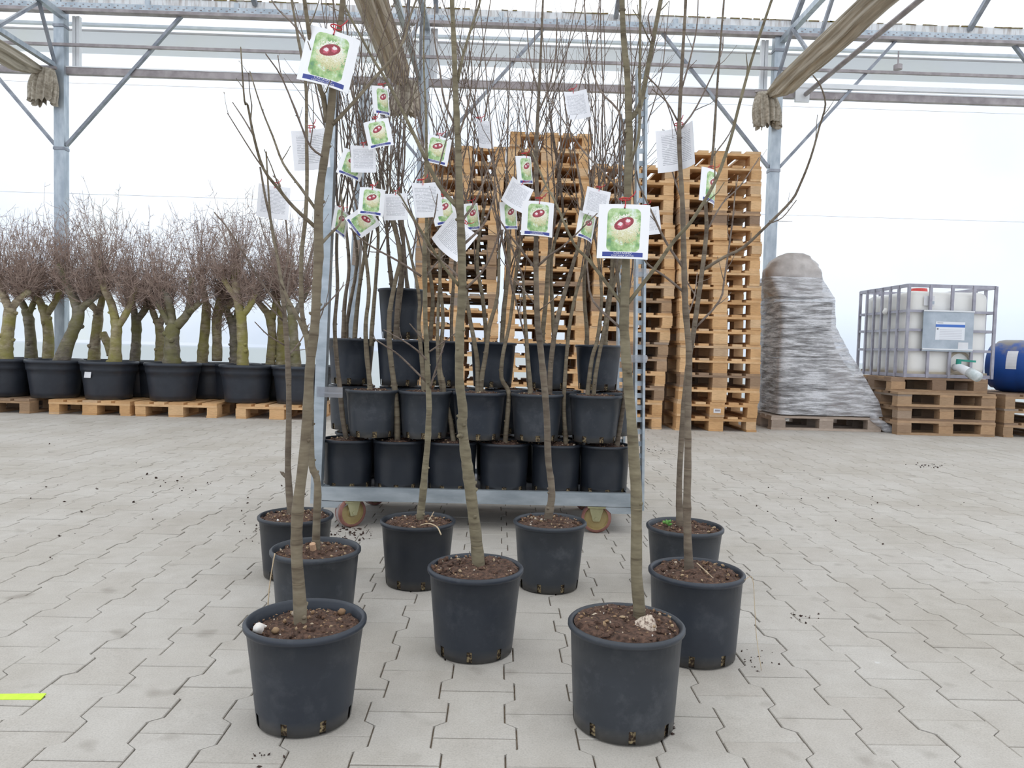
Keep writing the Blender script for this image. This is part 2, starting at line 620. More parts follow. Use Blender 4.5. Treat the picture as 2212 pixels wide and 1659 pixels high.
M['bigpot'] = make_pot('tub_plastic', (0.020, 0.024, 0.034), (0.030, 0.036, 0.048), (0.07, 0.075, 0.085), 0.3)
M['soil'] = simple('potting_soil', (0.046, 0.025, 0.017), (0.165, 0.092, 0.062), 110, 0.95, bmp=0.9, dist=0.012, detail=6)
M['crumb'] = simple('soil_crumb', (0.030, 0.017, 0.012), (0.07, 0.040, 0.030), 50, 0.95)
M['gravel'] = None
M['bark'] = make_bark('young_bark', (0.115, 0.086, 0.057), (0.185, 0.148, 0.100), (0.25, 0.212, 0.150))
M['bark2'] = make_bark('pale_bark', (0.11, 0.087, 0.055), (0.19, 0.160, 0.102), (0.265, 0.230, 0.155))
M['bark3'] = make_bark('brown_bark', (0.10, 0.074, 0.052), (0.165, 0.128, 0.094), (0.23, 0.19, 0.14))
M['twig'] = make_bark('twig_bark', (0.115, 0.082, 0.066), (0.19, 0.145, 0.118), (0.275, 0.220, 0.185), 90)
M['cut'] = simple('cut_wood', (0.45, 0.27, 0.16), (0.58, 0.38, 0.24), 60, 0.8)
M['mossbark'] = make_bark('mossy_bark', (0.15, 0.115, 0.08), (0.33, 0.265, 0.185), (0.50, 0.44, 0.33), 30, moss=(0.28, 0.255, 0.06))
M['greybark'] = make_bark('grey_bark', (0.10, 0.085, 0.068), (0.20, 0.172, 0.14), (0.30, 0.265, 0.225), 30, moss=(0.16, 0.15, 0.045))
M['crown'] = simple('crown_twigs', (0.26, 0.185, 0.150), (0.42, 0.32, 0.27), 12, 0.85)
M['steel'] = simple('galvanised_steel', (0.36, 0.41, 0.46), (0.52, 0.57, 0.61), 14, 0.42, metal=0.55, stretch=(1, 1, 0.4))
M['steel_dark'] = simple('dull_steel', (0.22, 0.235, 0.27), (0.36, 0.38, 0.42), 10, 0.5, metal=0.5)
M['rail'] = simple('oxidised_rail', (0.27, 0.24, 0.245), (0.42, 0.38, 0.385), 8, 0.55, metal=0.3)
M['trolleysteel'] = simple('zinc_trolley', (0.34, 0.385, 0.42), (0.50, 0.55, 0.585), 22, 0.38, metal=0.6, stretch=(0.3, 1, 1))
M['gutter'] = simple('stained_gutter', (0.50, 0.45, 0.42), (0.82, 0.83, 0.84), 9, 0.6, stretch=(3, 1, 0.5), lo=0.30, hi=0.55)
M['white'] = simple('white_plastic', (0.74, 0.76, 0.78), (0.82, 0.83, 0.85), 5, 0.5)
M['wire'] = simple('wire_steel', (0.4, 0.4, 0.43), (0.5, 0.5, 0.53), 5, 0.5)
M['cloth'] = simple('shade_cloth', (0.31, 0.27, 0.21), (0.54, 0.485, 0.40), 5, 0.9, bmp=0.5, dist=0.02, stretch=(7, 0.4, 7), detail=6)
M['filmwall'] = make_film('wall_sheet', 0.66, (0.97, 0.985, 1.0))
M['filmroof'] = make_film('roof_sheet', 0.80, (0.98, 0.99, 1.0))
M['skirt'] = make_film('skirt_sheet', 0.25, (0.93, 0.96, 1.0), (0.78, 0.83, 0.90), stain=False)
M['greyband'] = make_film('grey_sheet', 0.25, (0.8, 0.81, 0.82), (0.5, 0.5, 0.5), stain=False)
M['algae'] = simple('moss_edge', (0.20, 0.10, 0.05), (0.30, 0.28, 0.10), 40, 0.9)
M['outground'] = simple('meadow', (0.36, 0.40, 0.30), (0.46, 0.48, 0.42), 0.4, 0.95)
M['wrap'] = make_wrap()
M['strapfilm'] = make_film('strap_film', 0.62, (0.93, 0.94, 0.96), (0.9, 0.9, 0.93), stain=False)
M['cardboard'] = simple('dark_carton', (0.10, 0.088, 0.078), (0.16, 0.14, 0.125), 6, 0.7)
M['greybox'] = simple('grey_crate', (0.15, 0.15, 0.165), (0.24, 0.24, 0.26), 7, 0.5)
M['bag'] = simple('grey_sack', (0.34, 0.305, 0.285), (0.54, 0.50, 0.475), 5, 0.45, bmp=0.4, dist=0.03)
M['tank'] = simple('milky_plastic', (0.84, 0.82, 0.77), (0.90, 0.89, 0.86), 2.5, 0.4)
M['tankliquid'] = simple('stained_plastic', (0.46, 0.38, 0.28), (0.56, 0.49, 0.38), 4, 0.5)
M['cage'] = simple('cage_tube', (0.30, 0.29, 0.34), (0.42, 0.41, 0.46), 9, 0.45, metal=0.4)
M['plate'] = simple('zinc_plate', (0.33, 0.38, 0.43), (0.47, 0.52, 0.57), 6, 0.4, metal=0.4)
M['tanklabel'] = make_tank_label()
M['green'] = simple('green_lever', (0.02, 0.25, 0.19), (0.03, 0.33, 0.25), 9, 0.4)
M['clear'] = simple('frosted_cap', (0.55, 0.62, 0.62), (0.78, 0.82, 0.82), 22, 0.25)
M['red'] = simple('red_lid', (0.60, 0.06, 0.05), (0.7, 0.09, 0.07), 9, 0.4)
M['drum'] = make_drum()
M['tagfront'] = make_tag_front()
M['tagback'] = make_tag_back()
M['ink'] = simple('white_ink', (0.80, 0.80, 0.86), (0.85, 0.85, 0.9), 5, 0.5)
M['tie'] = simple('red_tie', (0.50, 0.018, 0.025), (0.62, 0.03, 0.035), 30, 0.4)
M['tyre'] = simple('worn_red_tyre', (0.19, 0.075, 0.06), (0.30, 0.14, 0.11), 30, 0.7)
M['tread'] = simple('dusty_tread', (0.24, 0.20, 0.19), (0.36, 0.32, 0.31), 40, 0.9)
M['hub'] = simple('ochre_hub', (0.30, 0.22, 0.09), (0.42, 0.33, 0.15), 14, 0.5)
M['fork'] = simple('olive_zinc', (0.33, 0.31, 0.17), (0.44, 0.42, 0.25), 14, 0.45, metal=0.4)
M['paint'] = simple('lime_paint', (0.55, 0.80, 0.03), (0.66, 0.90, 0.06), 60, 0.6)
M['knob'] = simple('fibrous_root', (0.16, 0.10, 0.075), (0.62, 0.52, 0.42), 160, 0.9, lo=.38, hi=.55)
M['perlite'] = simple('perlite_white', (0.66, 0.60, 0.54), (0.82, 0.79, 0.74), 90, 0.9)
M['straw'] = simple('dry_stem', (0.50, 0.38, 0.24), (0.62, 0.50, 0.34), 40, 0.8)
M['weed'] = simple('weed_leaf', (0.10, 0.30, 0.05), (0.2, 0.42, 0.10), 30, 0.6)
M['sticker'] = simple('paper_sticker', (0.72, 0.72, 0.74), (0.8, 0.8, 0.82), 9, 0.5)
M['root'] = simple('pot_roots', (0.05, 0.03, 0.02), (0.40, 0.31, 0.17), 170, 0.9, lo=0.45, hi=0.6)
_m, _nt, _b = principled('soil_gravel')
_r = ramp(_nt, [(0.0, (0.16, 0.09, 0.055)), (0.4, (0.28, 0.17, 0.09)), (0.8, (0.42, 0.31, 0.19)), (0.96, (0.58, 0.50, 0.40)), (1.0, (0.75, 0.74, 0.7))])
_nt.links.new(rand_obj(_nt), _r.inputs[0])
_nt.links.new(_r.outputs[0], _b.inputs['Base Color'])
_b.inputs['Roughness'].default_value = 0.85
M['gravel'] = _m
# ------------------------------------------------------------------ floor: interlocking pavers on a sand bed
def structure(o, kind='structure'):
    o['kind'] = kind
    return o

WALL_Y, POST_Y, FAR = 9.02, 8.55, 9.6
fl = MB()
fl.add([V((-9.5, -5, -0.007)), V((9.5, -5, -0.007)), V((9.5, 9.0, -0.007)), V((-9.5, 9.0, -0.007))], [(0, 1, 2, 3)])
floor = structure(fl.build('floor', M['joint']))

PL, PW, PA, GAP = 0.2, 0.1433, 0.0115, 0.0016
def paver_shape():
    xe, xm = PW / 2 + PA - GAP, PW / 2 - PA - GAP
    y0, y1, ye = 0.041, 0.059, PL / 2 - GAP
    ring = [(xe, -ye), (xe, -y1), (xm, -y0), (xm, y0), (xe, y1), (xe, ye), (-xe, ye), (-xe, y1), (-xm, y0), (-xm, -y0), (-xe, -y1), (-xe, -ye)]
    n = len(ring)
    top = [V((x - math.copysign(.0016, x), y - math.copysign(.0016, y), 0.0)) for x, y in ring]
    mid = [V((x, y, -0.0018)) for x, y in ring]
    low = [V((x, y, -0.015)) for x, y in ring]
    fs = [tuple(range(n))]
    for k in range(n):
        k2 = (k + 1) % n
        fs.append((n + k, n + k2, k2, k))
        fs.append((2 * n + k, 2 * n + k2, n + k2, n + k))
    return top + mid + low, fs
PV, PF = paver_shape()
pmb = MB()
pmb.add(PV, PF)
paver_mesh = pmb.mesh('paver', M['paver'])
spots = []
for i in range(-64, 62):
    x = 0.4745 + PW * (i + 0.5)
    j0 = 1.632 + (0.1 if i % 2 else 0.0)
    for j in range(-26, 37):
        y = j0 + PL * (j + 0.5)
        if -3.4 < y < 8.93:
            spots.append((x, y))
def in_frame(x, y):
    d = ROT.transposed() @ (V((x, y, 0)) - CAM)
    if d.z >= -0.1:
        return False
    u, v = CX + FPX * d.x / -d.z, CY - FPX * d.y / -d.z
    return -40 < u < 2252 and v < 1720
near = sorted([s for s in spots if in_frame(*s)], key=lambda s: s[1])[:300]
ns = set(near)
for x, y in near:
    o = link('paver', paver_mesh, floor, (x, y, rnd.uniform(-.0012, .0006)))
    o.rotation_euler = (rnd.uniform(-.006, .006), rnd.uniform(-.006, .006), rnd.choice((0, math.pi)))
rest = MB()
for x, y in spots:
    if (x, y) in ns:
        continue
    dz, tx, ty = rnd.uniform(-.0012, .0006), rnd.uniform(-.006, .006), rnd.uniform(-.006, .006)
    rest.add([V((p.x + x, p.y + y, p.z + dz + p.x * ty + p.y * tx)) for p in PV], PF)
structure(rest.build('paver_field', M['paver'], floor), 'stuff')

og = MB()
og.add([V((-60, 9.06, -0.05)), V((60, 9.06, -0.05)), V((60, 90, -0.05)), V((-60, 90, -0.05))], [(0, 1, 2, 3)])
structure(og.build('ground_outside', M['outground']))

# ------------------------------------------------------------------ back wall: clear sheet, posts, beam, rails, braces
wl = MB()
for k in range(-5, 5):
    x0, x1 = -0.908 + 4.0 * k - .0, -0.908 + 4.0 * (k + 1)
    nseg = 6
    for s in range(nseg):
        a, b = x0 + (x1 - x0) * s / nseg, x0 + (x1 - x0) * (s + 1) / nseg
        wl.add([V((a, WALL_Y, .735)), V((b, WALL_Y, .735)), V((b, WALL_Y, 4.55)), V((a, WALL_Y, 4.55))], [(0, 1, 2, 3)])
wall = structure(wl.build('wall_back', M['filmwall']))
sk = MB()
sk.add([V((-16, WALL_Y, 0)), V((16, WALL_Y, 0)), V((16, WALL_Y, .70)), V((-16, WALL_Y, .70))], [(0, 1, 2, 3)])
sk.build('skirt_panel', M['skirt'], wall)
b = MB(); b.box((0, WALL_Y - .02, .04), (32, .06, .09)); b.build('foot_rail', M['white'], wall)
POSTS = [-4.94 - 4.02, -4.94, -0.908, 3.085, 7.1]
post = MB(); post.box((0, 0, 2.18), (.112, .10, 4.36)); post_me = post.mesh('steel_post', M['steel'])
collar = MB(); collar.box((0, -.004, 0), (.122, .112, .03)); collar_me = collar.mesh('post_collar', M['steel_dark'])
for x in POSTS:
    p = link('steel_post', post_me, wall, (x, POST_Y, 0))
    link('post_collar', collar_me, p, (0, 0, 2.86))
    link('post_collar', collar_me, p, (0, 0, 4.2))
    dp = MB()
    for dx in (-.022, .022):
        dp.box((dx, 0, 0), (.034, .05, .62))
    dp.build('channel_strip', M['white'], wall).location = (x + (.14 if x < -1 else -.14 if x > 1 else .1), POST_Y + .06, 4.03)
bm = MB()
bm.box((0, POST_Y, 4.435), (32, .012, .075))
bm.box((0, POST_Y - .03, 4.39), (32, .075, .012))
beam = bm.build('eave_beam', M['steel'], wall)
# slots punched along the beam web
sl = MB()
x = -7.2
while x < 7.4:
    sl.box((x, POST_Y - .007, 4.43), (.022, .004, .012)); sl.box((x + .035, POST_Y - .007, 4.452), (.012, .004, .009))
    x += .095
structure(sl.build('punched_slots', M['rail'], beam), 'stuff')
b = MB(); b.box((0, POST_Y - .035, 4.365), (32, .09, .035)); b.build('beam_flange', M['rail'], wall)
b = MB(); b.box((0, POST_Y + .02, 3.725), (32, .06, .072)); b.build('tie_rail', M['rail'], wall)
b = MB(); b.box((0, POST_Y + .02, 3.768), (32, .07, .012)); b.build('tie_rail_lip', M['white'], wall)
b = MB(); b.bar((-16, POST_Y - .05, 3.99), (16, POST_Y - .05, 3.99), .032, .03); b.build('curtain_rail', M['rail'], wall)
b = MB(); b.bar((3.3, POST_Y - .02, 3.82), (16, POST_Y - .02, 3.82), .05, .05); b.build('side_rail', M['white'], wall)
for z in (3.66, 2.41):
    b = MB(); b.tube([V((-16, POST_Y + .2, z)), V((16, POST_Y + .2, z))], [.0018, .0018], 4); b.build('tension_wire', M['wire'], wall)
for x in POSTS:
    for s in (-1, 1):
        b = MB(); b.bar((x + s * .06, POST_Y - .01, 2.9), (x + s * 1.33, POST_Y - .01, 4.36), .045, .03); b.build('brace', M['steel_dark'], wall)
# gutter, its stained face and mossy lip
b = MB(); b.box((0, 8.72, 4.555), (32, .02, .13)); b.build('gutter', M['gutter'], wall)
b = MB()
x = -7.6
while x < 7.8:
    w = rnd.uniform(.02, .12)
    if rnd.random() < .75:
        b.box((x, 8.71, 4.622), (w * 1.3, .02, rnd.uniform(.004, .014)), 0, Matrix.Rotation(rnd.uniform(-.06, .06), 3, 'Y'))
    x += w * 1.3
structure(b.build('moss_edge', M['algae'], wall), 'stuff')
for k in range(-6, 8):
    b = MB(); b.box((-4.06 + 1.0 * k, 8.70, 4.54), (.055, .012, .10)); b.build('gutter_clip', M['steel'], wall)
# sheet over the outer gutter, seen through the wall
b = MB(); b.add([V((-16, 9.2, 4.16)), V((16, 9.2, 4.16)), V((16, 9.2, 4.42)), V((-16, 9.2, 4.42))], [(0, 1, 2, 3)]); b.build('outer_sheet', M['greyband'], wall)
b = MB(); b.box((0, 9.18, 4.425), (32, .03, .016)); b.build('outer_sheet_edge', M['rail'], wall)
b = MB(); b.box((0, 9.2, 4.50), (32, .05, .03)); b.build('outer_tube', M['steel'], wall)

# ------------------------------------------------------------------ arched clear roof with rafters and trusses
def roof_z(t):
    return 4.62 + .74 * t - .0925 * t * t
rf = MB()
N = 14
for y0 in (8.72, 0.72):
    for i in range(N):
        t0, t1 = 8 * i / N, 8 * (i + 1) / N
        for k in range(-4, 4):
            rf.add([V((4 * k, y0 - t0, roof_z(t0))), V((4 * k + 4, y0 - t0, roof_z(t0))), V((4 * k + 4, y0 - t1, roof_z(t1))), V((4 * k, y0 - t1, roof_z(t1)))], [(0, 1, 2, 3)])
ceil = structure(rf.build('ceiling', M['filmroof']))
for k in range(-4, 5):
    x = -0.80 + 2.05 * k
    b = MB()
    prev = None
    for i in range(N + 1):
        t = 8 * i / N
        p = V((x, 8.70 - t, roof_z(t) - .04))
        if prev is not None:
            b.bar(prev, p, .05, .05)
        prev = p
    b.build('rafter', M['steel_dark'], ceil)
for x in POSTS[1:4]:
    b = MB(); b.bar((x + .03, POST_Y, 4.31), (x + .03, .8, 4.31), .06, .06); b.build('truss_chord', M['steel'], ceil)
    b = MB(); b.bar((x - .05, POST_Y, 3.765), (x - .05, .8, 3.765), .05, .05); b.build('curtain_track', M['steel'], ceil)
    for k in range(6):
        ya = POST_Y - .05 - k * 1.1
        for p, q in (((x, ya - .35, 4.29), (x - .04, ya, 3.78)), ((x, ya - .35, 4.29), (x - .04, ya - .95, 3.78))):
            b = MB(); b.bar(p, q, .03, .03); b.build('truss_web', M['steel_dark'], ceil)
b = MB(); b.tube([V((3.40, POST_Y - .05, 3.72)), V((3.40, .8, 3.72))], [.026, .026], 8); b.build('drive_tube', M['rail'], ceil)
b = MB(); b.box((3.37, POST_Y - .02, 3.72), (.16, .03, .16)); b.build('drive_bracket', M['white'], ceil)
b = MB(); b.tube([V((4.33, 8.3, 4.15)), V((4.33, 8.3, 4.0))], [.008, .008], 5); b.lathe([(.0, 0), (.045, .0), (.045, .05), (0, .05)], 12, 0, (4.33, 8.3, 3.95)); b.build('pull_weight', M['rail'], ceil)

# ------------------------------------------------------------------ gathered shade curtains under the tracks
def curtain(x, side, label, seed, w=.115, h=.115, drop=.36):
    r = random.Random(seed)
    root = thing('shade_curtain', label, 'curtain', (x, POST_Y - .14, 3.72), 0, 'gathered shade curtains under the roof')
    b = MB()
    n, steps = 64, 26
    ph = [r.uniform(0, 6.28) for _ in range(6)]
    vs = []
    for i in range(steps + 1):
        f = i / steps
        y = -.02 - f * 5.5
        sag = 1.0 + .10 * math.sin(f * 21 + ph[0]) + .05 * math.sin(f * 50 + ph[1])
        grow = min(1.0, .45 + f * 7)
        for j in range(n):
            a = 2 * math.pi * j / n
            fold = 1 + .13 * math.sin(9 * a + ph[2] + .5 * math.sin(f * 7)) + .09 * math.sin(16 * a + ph[3] + f * 4)
            px = w * grow * fold * math.cos(a)
            pz = h * grow * fold * math.sin(a) * (sag if math.sin(a) < 0 else .55)
            vs.append(V((px + side * .07, y, pz - h * grow * .55 - .01)))
    fs = []
    for i in range(steps):
        for j in range(n):
            j2 = (j + 1) % n
            fs.append((i * n + j, (i + 1) * n + j, (i + 1) * n + j2, i * n + j2))
    fs.append(tuple(range(n)))
    b.add(vs, fs)
    b.build('cloth_bundle', M['cloth'], root, True)
    # pleated tail hanging at the end of the track
    b = MB()
    n, steps = 104, 10
    vs = []
    for i in range(steps + 1):
        f = i / steps
        rad = .085 + .05 * math.sin(math.pi * min(1, f * 1.1)) * .5 + .035 * f
        for j in range(n):
            a = 2 * math.pi * j / n
            fold = 1 + (.22 * f + .08) * math.sin(13 * a + ph[4] + f * .8) + .09 * math.sin(23 * a + ph[5])
            z = -f * drop - .022 * math.sin(13 * a + ph[1]) * f - .02 * f * math.sin(3 * a + ph[0])
            vs.append(V((rad * fold * math.cos(a) * 1.05 + side * (.02 + .03 * f), .03 + rad * fold * math.sin(a) * .7, z - .02)))
    fs = []
    for i in range(steps):
        for j in range(n):
            j2 = (j + 1) % n
            fs.append((i * n + j, (i + 1) * n + j, (i + 1) * n + j2, i * n + j2))
    fs.append(tuple(range(n)))
    b.add(vs, fs)
    b.build('cloth_tail', M['cloth'], root, True)
    b = MB(); b.box((0, .03, -.005), (.2, .03, .03)); b.build('cloth_clamp', M['rail'], root)
    return root
curtain(-5.03, -1, 'beige shade curtain bundled under the track by the post behind the potted old trees', 1)
curtain(-1.06, -1, 'beige shade curtain bundled above the loaded trolley, half hidden by branches', 2)
curtain(2.90, 1, 'beige shade curtain bundled above the pallets and the wrapped load', 3)
# ------------------------------------------------------------------ pallets
def pallet_meshes(w, d, mkey):
    out = {}
    def bx(key, s):
        m = MB(); m.box((0, 0, 0), s); out[key] = m.mesh(key, M[mkey])
    bx('skid_board', (.10, d, .022)); bx('skid_board_wide', (.145, d, .022))
    bx('block', (.10, .145, .078)); bx('block_wide', (.145, .145, .078))
    bx('cross_board', (w, .145, .022)); bx('deck_board', (.145, d, .022)); bx('deck_board_narrow', (.10, d, .022))
    return out
PM = {}
for w, d in ((.8, 1.2), (.8, .9), (.8, 1.0), (.8, 1.15)):
    for mk in ('pallet', 'pallet_old', 'pallet_pale'):
        PM[(w, d, mk)] = pallet_meshes(w, d, mk)

def pallet(x, y, z, w, d, mk, label, group, rz=0.0):
    """x = middle of the front edge, y = front edge"""
    if w > .9:      # long side to the front: the same pallet turned a quarter
        x, y, w, d, rz = x + w / 2, y + d / 2, d, w, rz + math.pi / 2
    me = PM[(w, d, mk)]
    root = thing('wooden_pallet', label, 'pallet', (x, y, z), rz, group)
    def put(name, key, lx, ly, lz):
        link(name, me[key], root, (lx + rnd.uniform(-.004, .004), ly + rnd.uniform(-.004, .004), lz), (0, 0, rnd.uniform(-.006, .006)))
    e = w / 2
    for lx, sk, bk in ((-e + .05, 'skid_board', 'block'), (0, 'skid_board_wide', 'block_wide'), (e - .05, 'skid_board', 'block')):
        put('skid_board', sk, lx, d / 2, .011)
        for ly in (.0725, d / 2, d - .0725):
            put('block', bk, lx, ly, .061)
    for ly in (.0725, d / 2, d - .0725):
        put('cross_board', 'cross_board', 0, ly, .111)
    g = (w - .145 * 3 - .20) / 4
    xs = [-e + .0725, -e + .145 + g + .05, 0, e - .145 - g - .05, e - .0725]
    for lx, key in zip(xs, ('deck_board', 'deck_board_narrow', 'deck_board', 'deck_board_narrow', 'deck_board')):
        put('deck_board', key, lx, d / 2, .133)
    return root
PH = .1442

def stack(n, profile, front, label, group, old):
    """profile: (pixel x of the right front edge, pixel y) pairs; the stack leans a little as in the photo"""
    for k in range(n):
        z = k * PH
        zz = z + .07
        # pixel row of this pallet near the front face
        py = 768 - (zz - CAM_Z) * FPX / front
        xr = profile[0][0]
        for (xa, ya), (xb, yb) in zip(profile, profile[1:]):
            if (ya - py) * (yb - py) <= 0:
                xr = xa + (xb - xa) * (py - ya) / (yb - ya)
                break
        else:
            xr = profile[-1][0] if abs(py - profile[-1][1]) < abs(py - profile[0][1]) else profile[0][0]
        X = at(xr, py, front).x - .4 + rnd.uniform(-.012, .012)
        i = n - 1 - k
        mk = 'pallet_old' if k in old else 'pallet'
        if k == n - 1:
            lab = f'topmost wooden pallet of the {label}'
        elif k == 0:
            lab = f'bottom wooden pallet of the {label}, on the paving'
        else:
            lab = f'wooden pallet, {ORD[i]} from the top of the {label}'
        p = pallet(X, front + rnd.uniform(-.015, .015), z, .8, 1.2, mk, lab, group, rnd.uniform(-.008, .008))
        if label.startswith('tall stack beside') and k == 1:
            s = MB(); s.box((0, -.0015, .061), (.07, .002, .042)); s.build('paper_sticker', M['sticker'], p)
            s = MB(); s.box((.004, -.003, .064), (.05, .001, .018)); s.build('sticker_print', M['rail'], p)
stack(19, [(1635, 930), (1642, 820), (1645, 340)], 7.30, 'tall stack beside the film-wrapped load', 'pallets stacked beside the wrapped load', (3, 14))
stack(18, [(1428, 930), (1435, 850), (1440, 790), (1450, 730), (1456, 600), (1456, 365)], 7.36, 'stack just behind the slotted trolley post', 'pallets stacked behind the slotted trolley post', (4, 5, 2, 8))
stack(20, [(1262, 930), (1264, 700), (1270, 450), (1276, 308)], 7.40, 'highest stack, behind the trolley', 'pallets in the highest stack behind the trolley', (9,))
stack(19, [(1070, 930), (1074, 720), (1072, 560), (1086, 440), (1096, 325)], 7.42, 'stack by the middle steel post', 'pallets stacked by the middle steel post', (8, 10, 11, 12))

# low pallets carrying the old trees
for px, lab in ((-22, 'low pallet at the frame edge under the outermost tree tub'), (194, 'low pallet under the tub with a white sticker'),
                (380, 'low pallet under the tub whose mossy trunk forks low'), (597, 'low pallet nearest the trolley under the last tree tubs')):
    c = ground(px, 899 + (px - 300) * .025)
    pallet(c.x, 7.42, 0, .8, .9, 'pallet_old' if px < 0 else 'pallet', lab, 'low pallets under the potted old trees', rnd.uniform(-.02, .02))

# pallets under the white tank, the drum and the wrapped load
cx_t = ground(2055, 944).x
for k in range(3):
    pallet(cx_t + (0, .01, -.01)[k], 7.40 + (0, .02, .0)[k], k * PH, 1.0, .8, 'pallet_old', ('bottom weathered pallet under the caged white tank', 'middle weathered pallet under the caged white tank', 'upper weathered pallet under the caged white tank')[k], 'weathered pallets under the tank')
pallet(cx_t - .02, 7.52, 3 * PH, 1.0, .8, 'pallet_old', 'pallet directly carrying the caged white tank', 'weathered pallets under the tank')
cx_d = ground(2168, 945).x + .42
for k in range(3):
    pallet(cx_d, 7.42, k * PH, .8, 1.2, 'pallet_old', ('bottom pallet under the blue drum', 'middle pallet under the blue drum', 'upper pallet the blue drum lies on')[k], 'pallets under the blue drum')
cx_w = ground(1790, 932).x
pallet(cx_w, 7.62, 0, 1.15, .8, 'pallet_pale', 'pale low pallet under the film-wrapped load', 'pallet of the wrapped load')

# ------------------------------------------------------------------ film-wrapped load
WY = 7.66
def wrapped_load():
    root = thing('wrapped_load', 'tall load wrapped in crinkled clear film with a grey bag on top', 'wrapped load', (at(1740, 900, WY).x, WY + .3, PH))
    ox, oy, oz = root.location
    def loc(p):
        return p - V((ox, oy, oz))
    xl, xr = at(1690, 800, WY).x, at(1793, 800, WY).x
    zt = at(1740, 650, WY).z
    b = MB(); 
    k = 4
    zz = [PH + (zt - PH) * i / k for i in range(k + 1)]
    for i in range(k):
        b.box(loc(V(((xl + xr) / 2 + rnd.uniform(-.006, .006), WY + .30, (zz[i] + zz[i + 1]) / 2))), (xr - xl - .012, .56, zz[i + 1] - zz[i] - .008))
    b.build('carton_pile', M['cardboard'], root)
    # bag on top
    # sack leaning at the side, sloping down to the pallet corner
    def loft(rows, name, mat, amp, seed, sm=True, ex=6):
        m = MB()
        n = 72
        vs = []
        R = len(rows)
        for z, x0, x1, y0, y1 in rows:
            for j in range(n):
                a = 2 * math.pi * j / n
                ca, sa = math.cos(a), math.sin(a)
                k = (abs(ca) ** ex + abs(sa) ** ex) ** (-1 / ex)
                q = V(((x0 + x1) / 2 + (x1 - x0) / 2 * ca * k, (y0 + y1) / 2 + (y1 - y0) / 2 * sa * k, z))
                w = amp * (noise.noise(V((q.x * 7, q.y * 7, q.z * 16 + seed))) + .6 * noise.noise(V((q.x * 18, q.y * 18, q.z * 34 + seed))))
                vs.append(loc(q + V((ca, sa, 0)) * w))
        fs = []
        for i in range(R - 1):
            for j in range(n):
                j2 = (j + 1) % n
                fs.append((i * n + j, i * n + j2, (i + 1) * n + j2, (i + 1) * n + j))
        fs.append(tuple(range((R - 1) * n, R * n)))
        m.add(vs, fs)
        return m.build(name, mat, root, sm)
    def prof(tbl, y0f, y1f, steps):
        rows = []
        for i in range(steps + 1):
            py = tbl[0][0] + (tbl[-1][0] - tbl[0][0]) * i / steps
            for (pa, la, ra), (pb, lb, rb) in zip(tbl, tbl[1:]):
                if pa >= py >= pb:
                    f = (py - pa) / (pb - pa)
                    L, Rr = la + (lb - la) * f, ra + (rb - ra) * f
                    break
            rows.append((at(1750, py, WY).z, at(L, py, WY).x, at(Rr, py, WY).x, y0f, y1f))
        return rows
    loft(prof([(898, 1760, 1900), (860, 1770, 1886), (800, 1775, 1848), (750, 1778, 1815), (700, 1780, 1799)], WY + .06, WY + .55, 14), 'leaning_sack', M['bag'], .03, 4)
    rows = prof([(640, 1676, 1793), (600, 1672, 1794), (578, 1675, 1792), (562, 1684, 1783), (549, 1700, 1773), (541, 1720, 1758)], WY + .05, WY + .50, 16)
    rows = [(z, a0 + .0, a1, y0 + .16 * (max(0, i - 6) / 10) ** 2, y1 - .16 * (max(0, i - 6) / 10) ** 2) for i, (z, a0, a1, y0, y1) in enumerate(rows)]
    loft(rows, 'grey_bag', M['bag'], .022, 2, True, 3.2)
    # outer film around everything
    loft(prof([(896, 1678, 1910), (860, 1679, 1898), (800, 1680, 1862), (750, 1682, 1830), (705, 1686, 1806), (645, 1683, 1804), (625, 1672, 1792), (600, 1660, 1776)], WY - .035, WY + .63, 48), 'stretch_film', M['wrap'], .010, 9, True, 18)
    # loose tail of film at the pallet corner
    m = MB()
    pts = [at(1880, 900, WY - .02), at(1912, 922, WY - .04), at(1935, 935, WY - .06)]
    m.tube([loc(V((p.x, p.y, max(p.z, .03)))) for p in smooth_line(pts, 4)], [.05, .05, .045, .04, .045, .04, .04, .03, .012], 8, wob=.6)
    m.build('film_tail', M['wrap'], root, True)
    return root
wrapped_load()

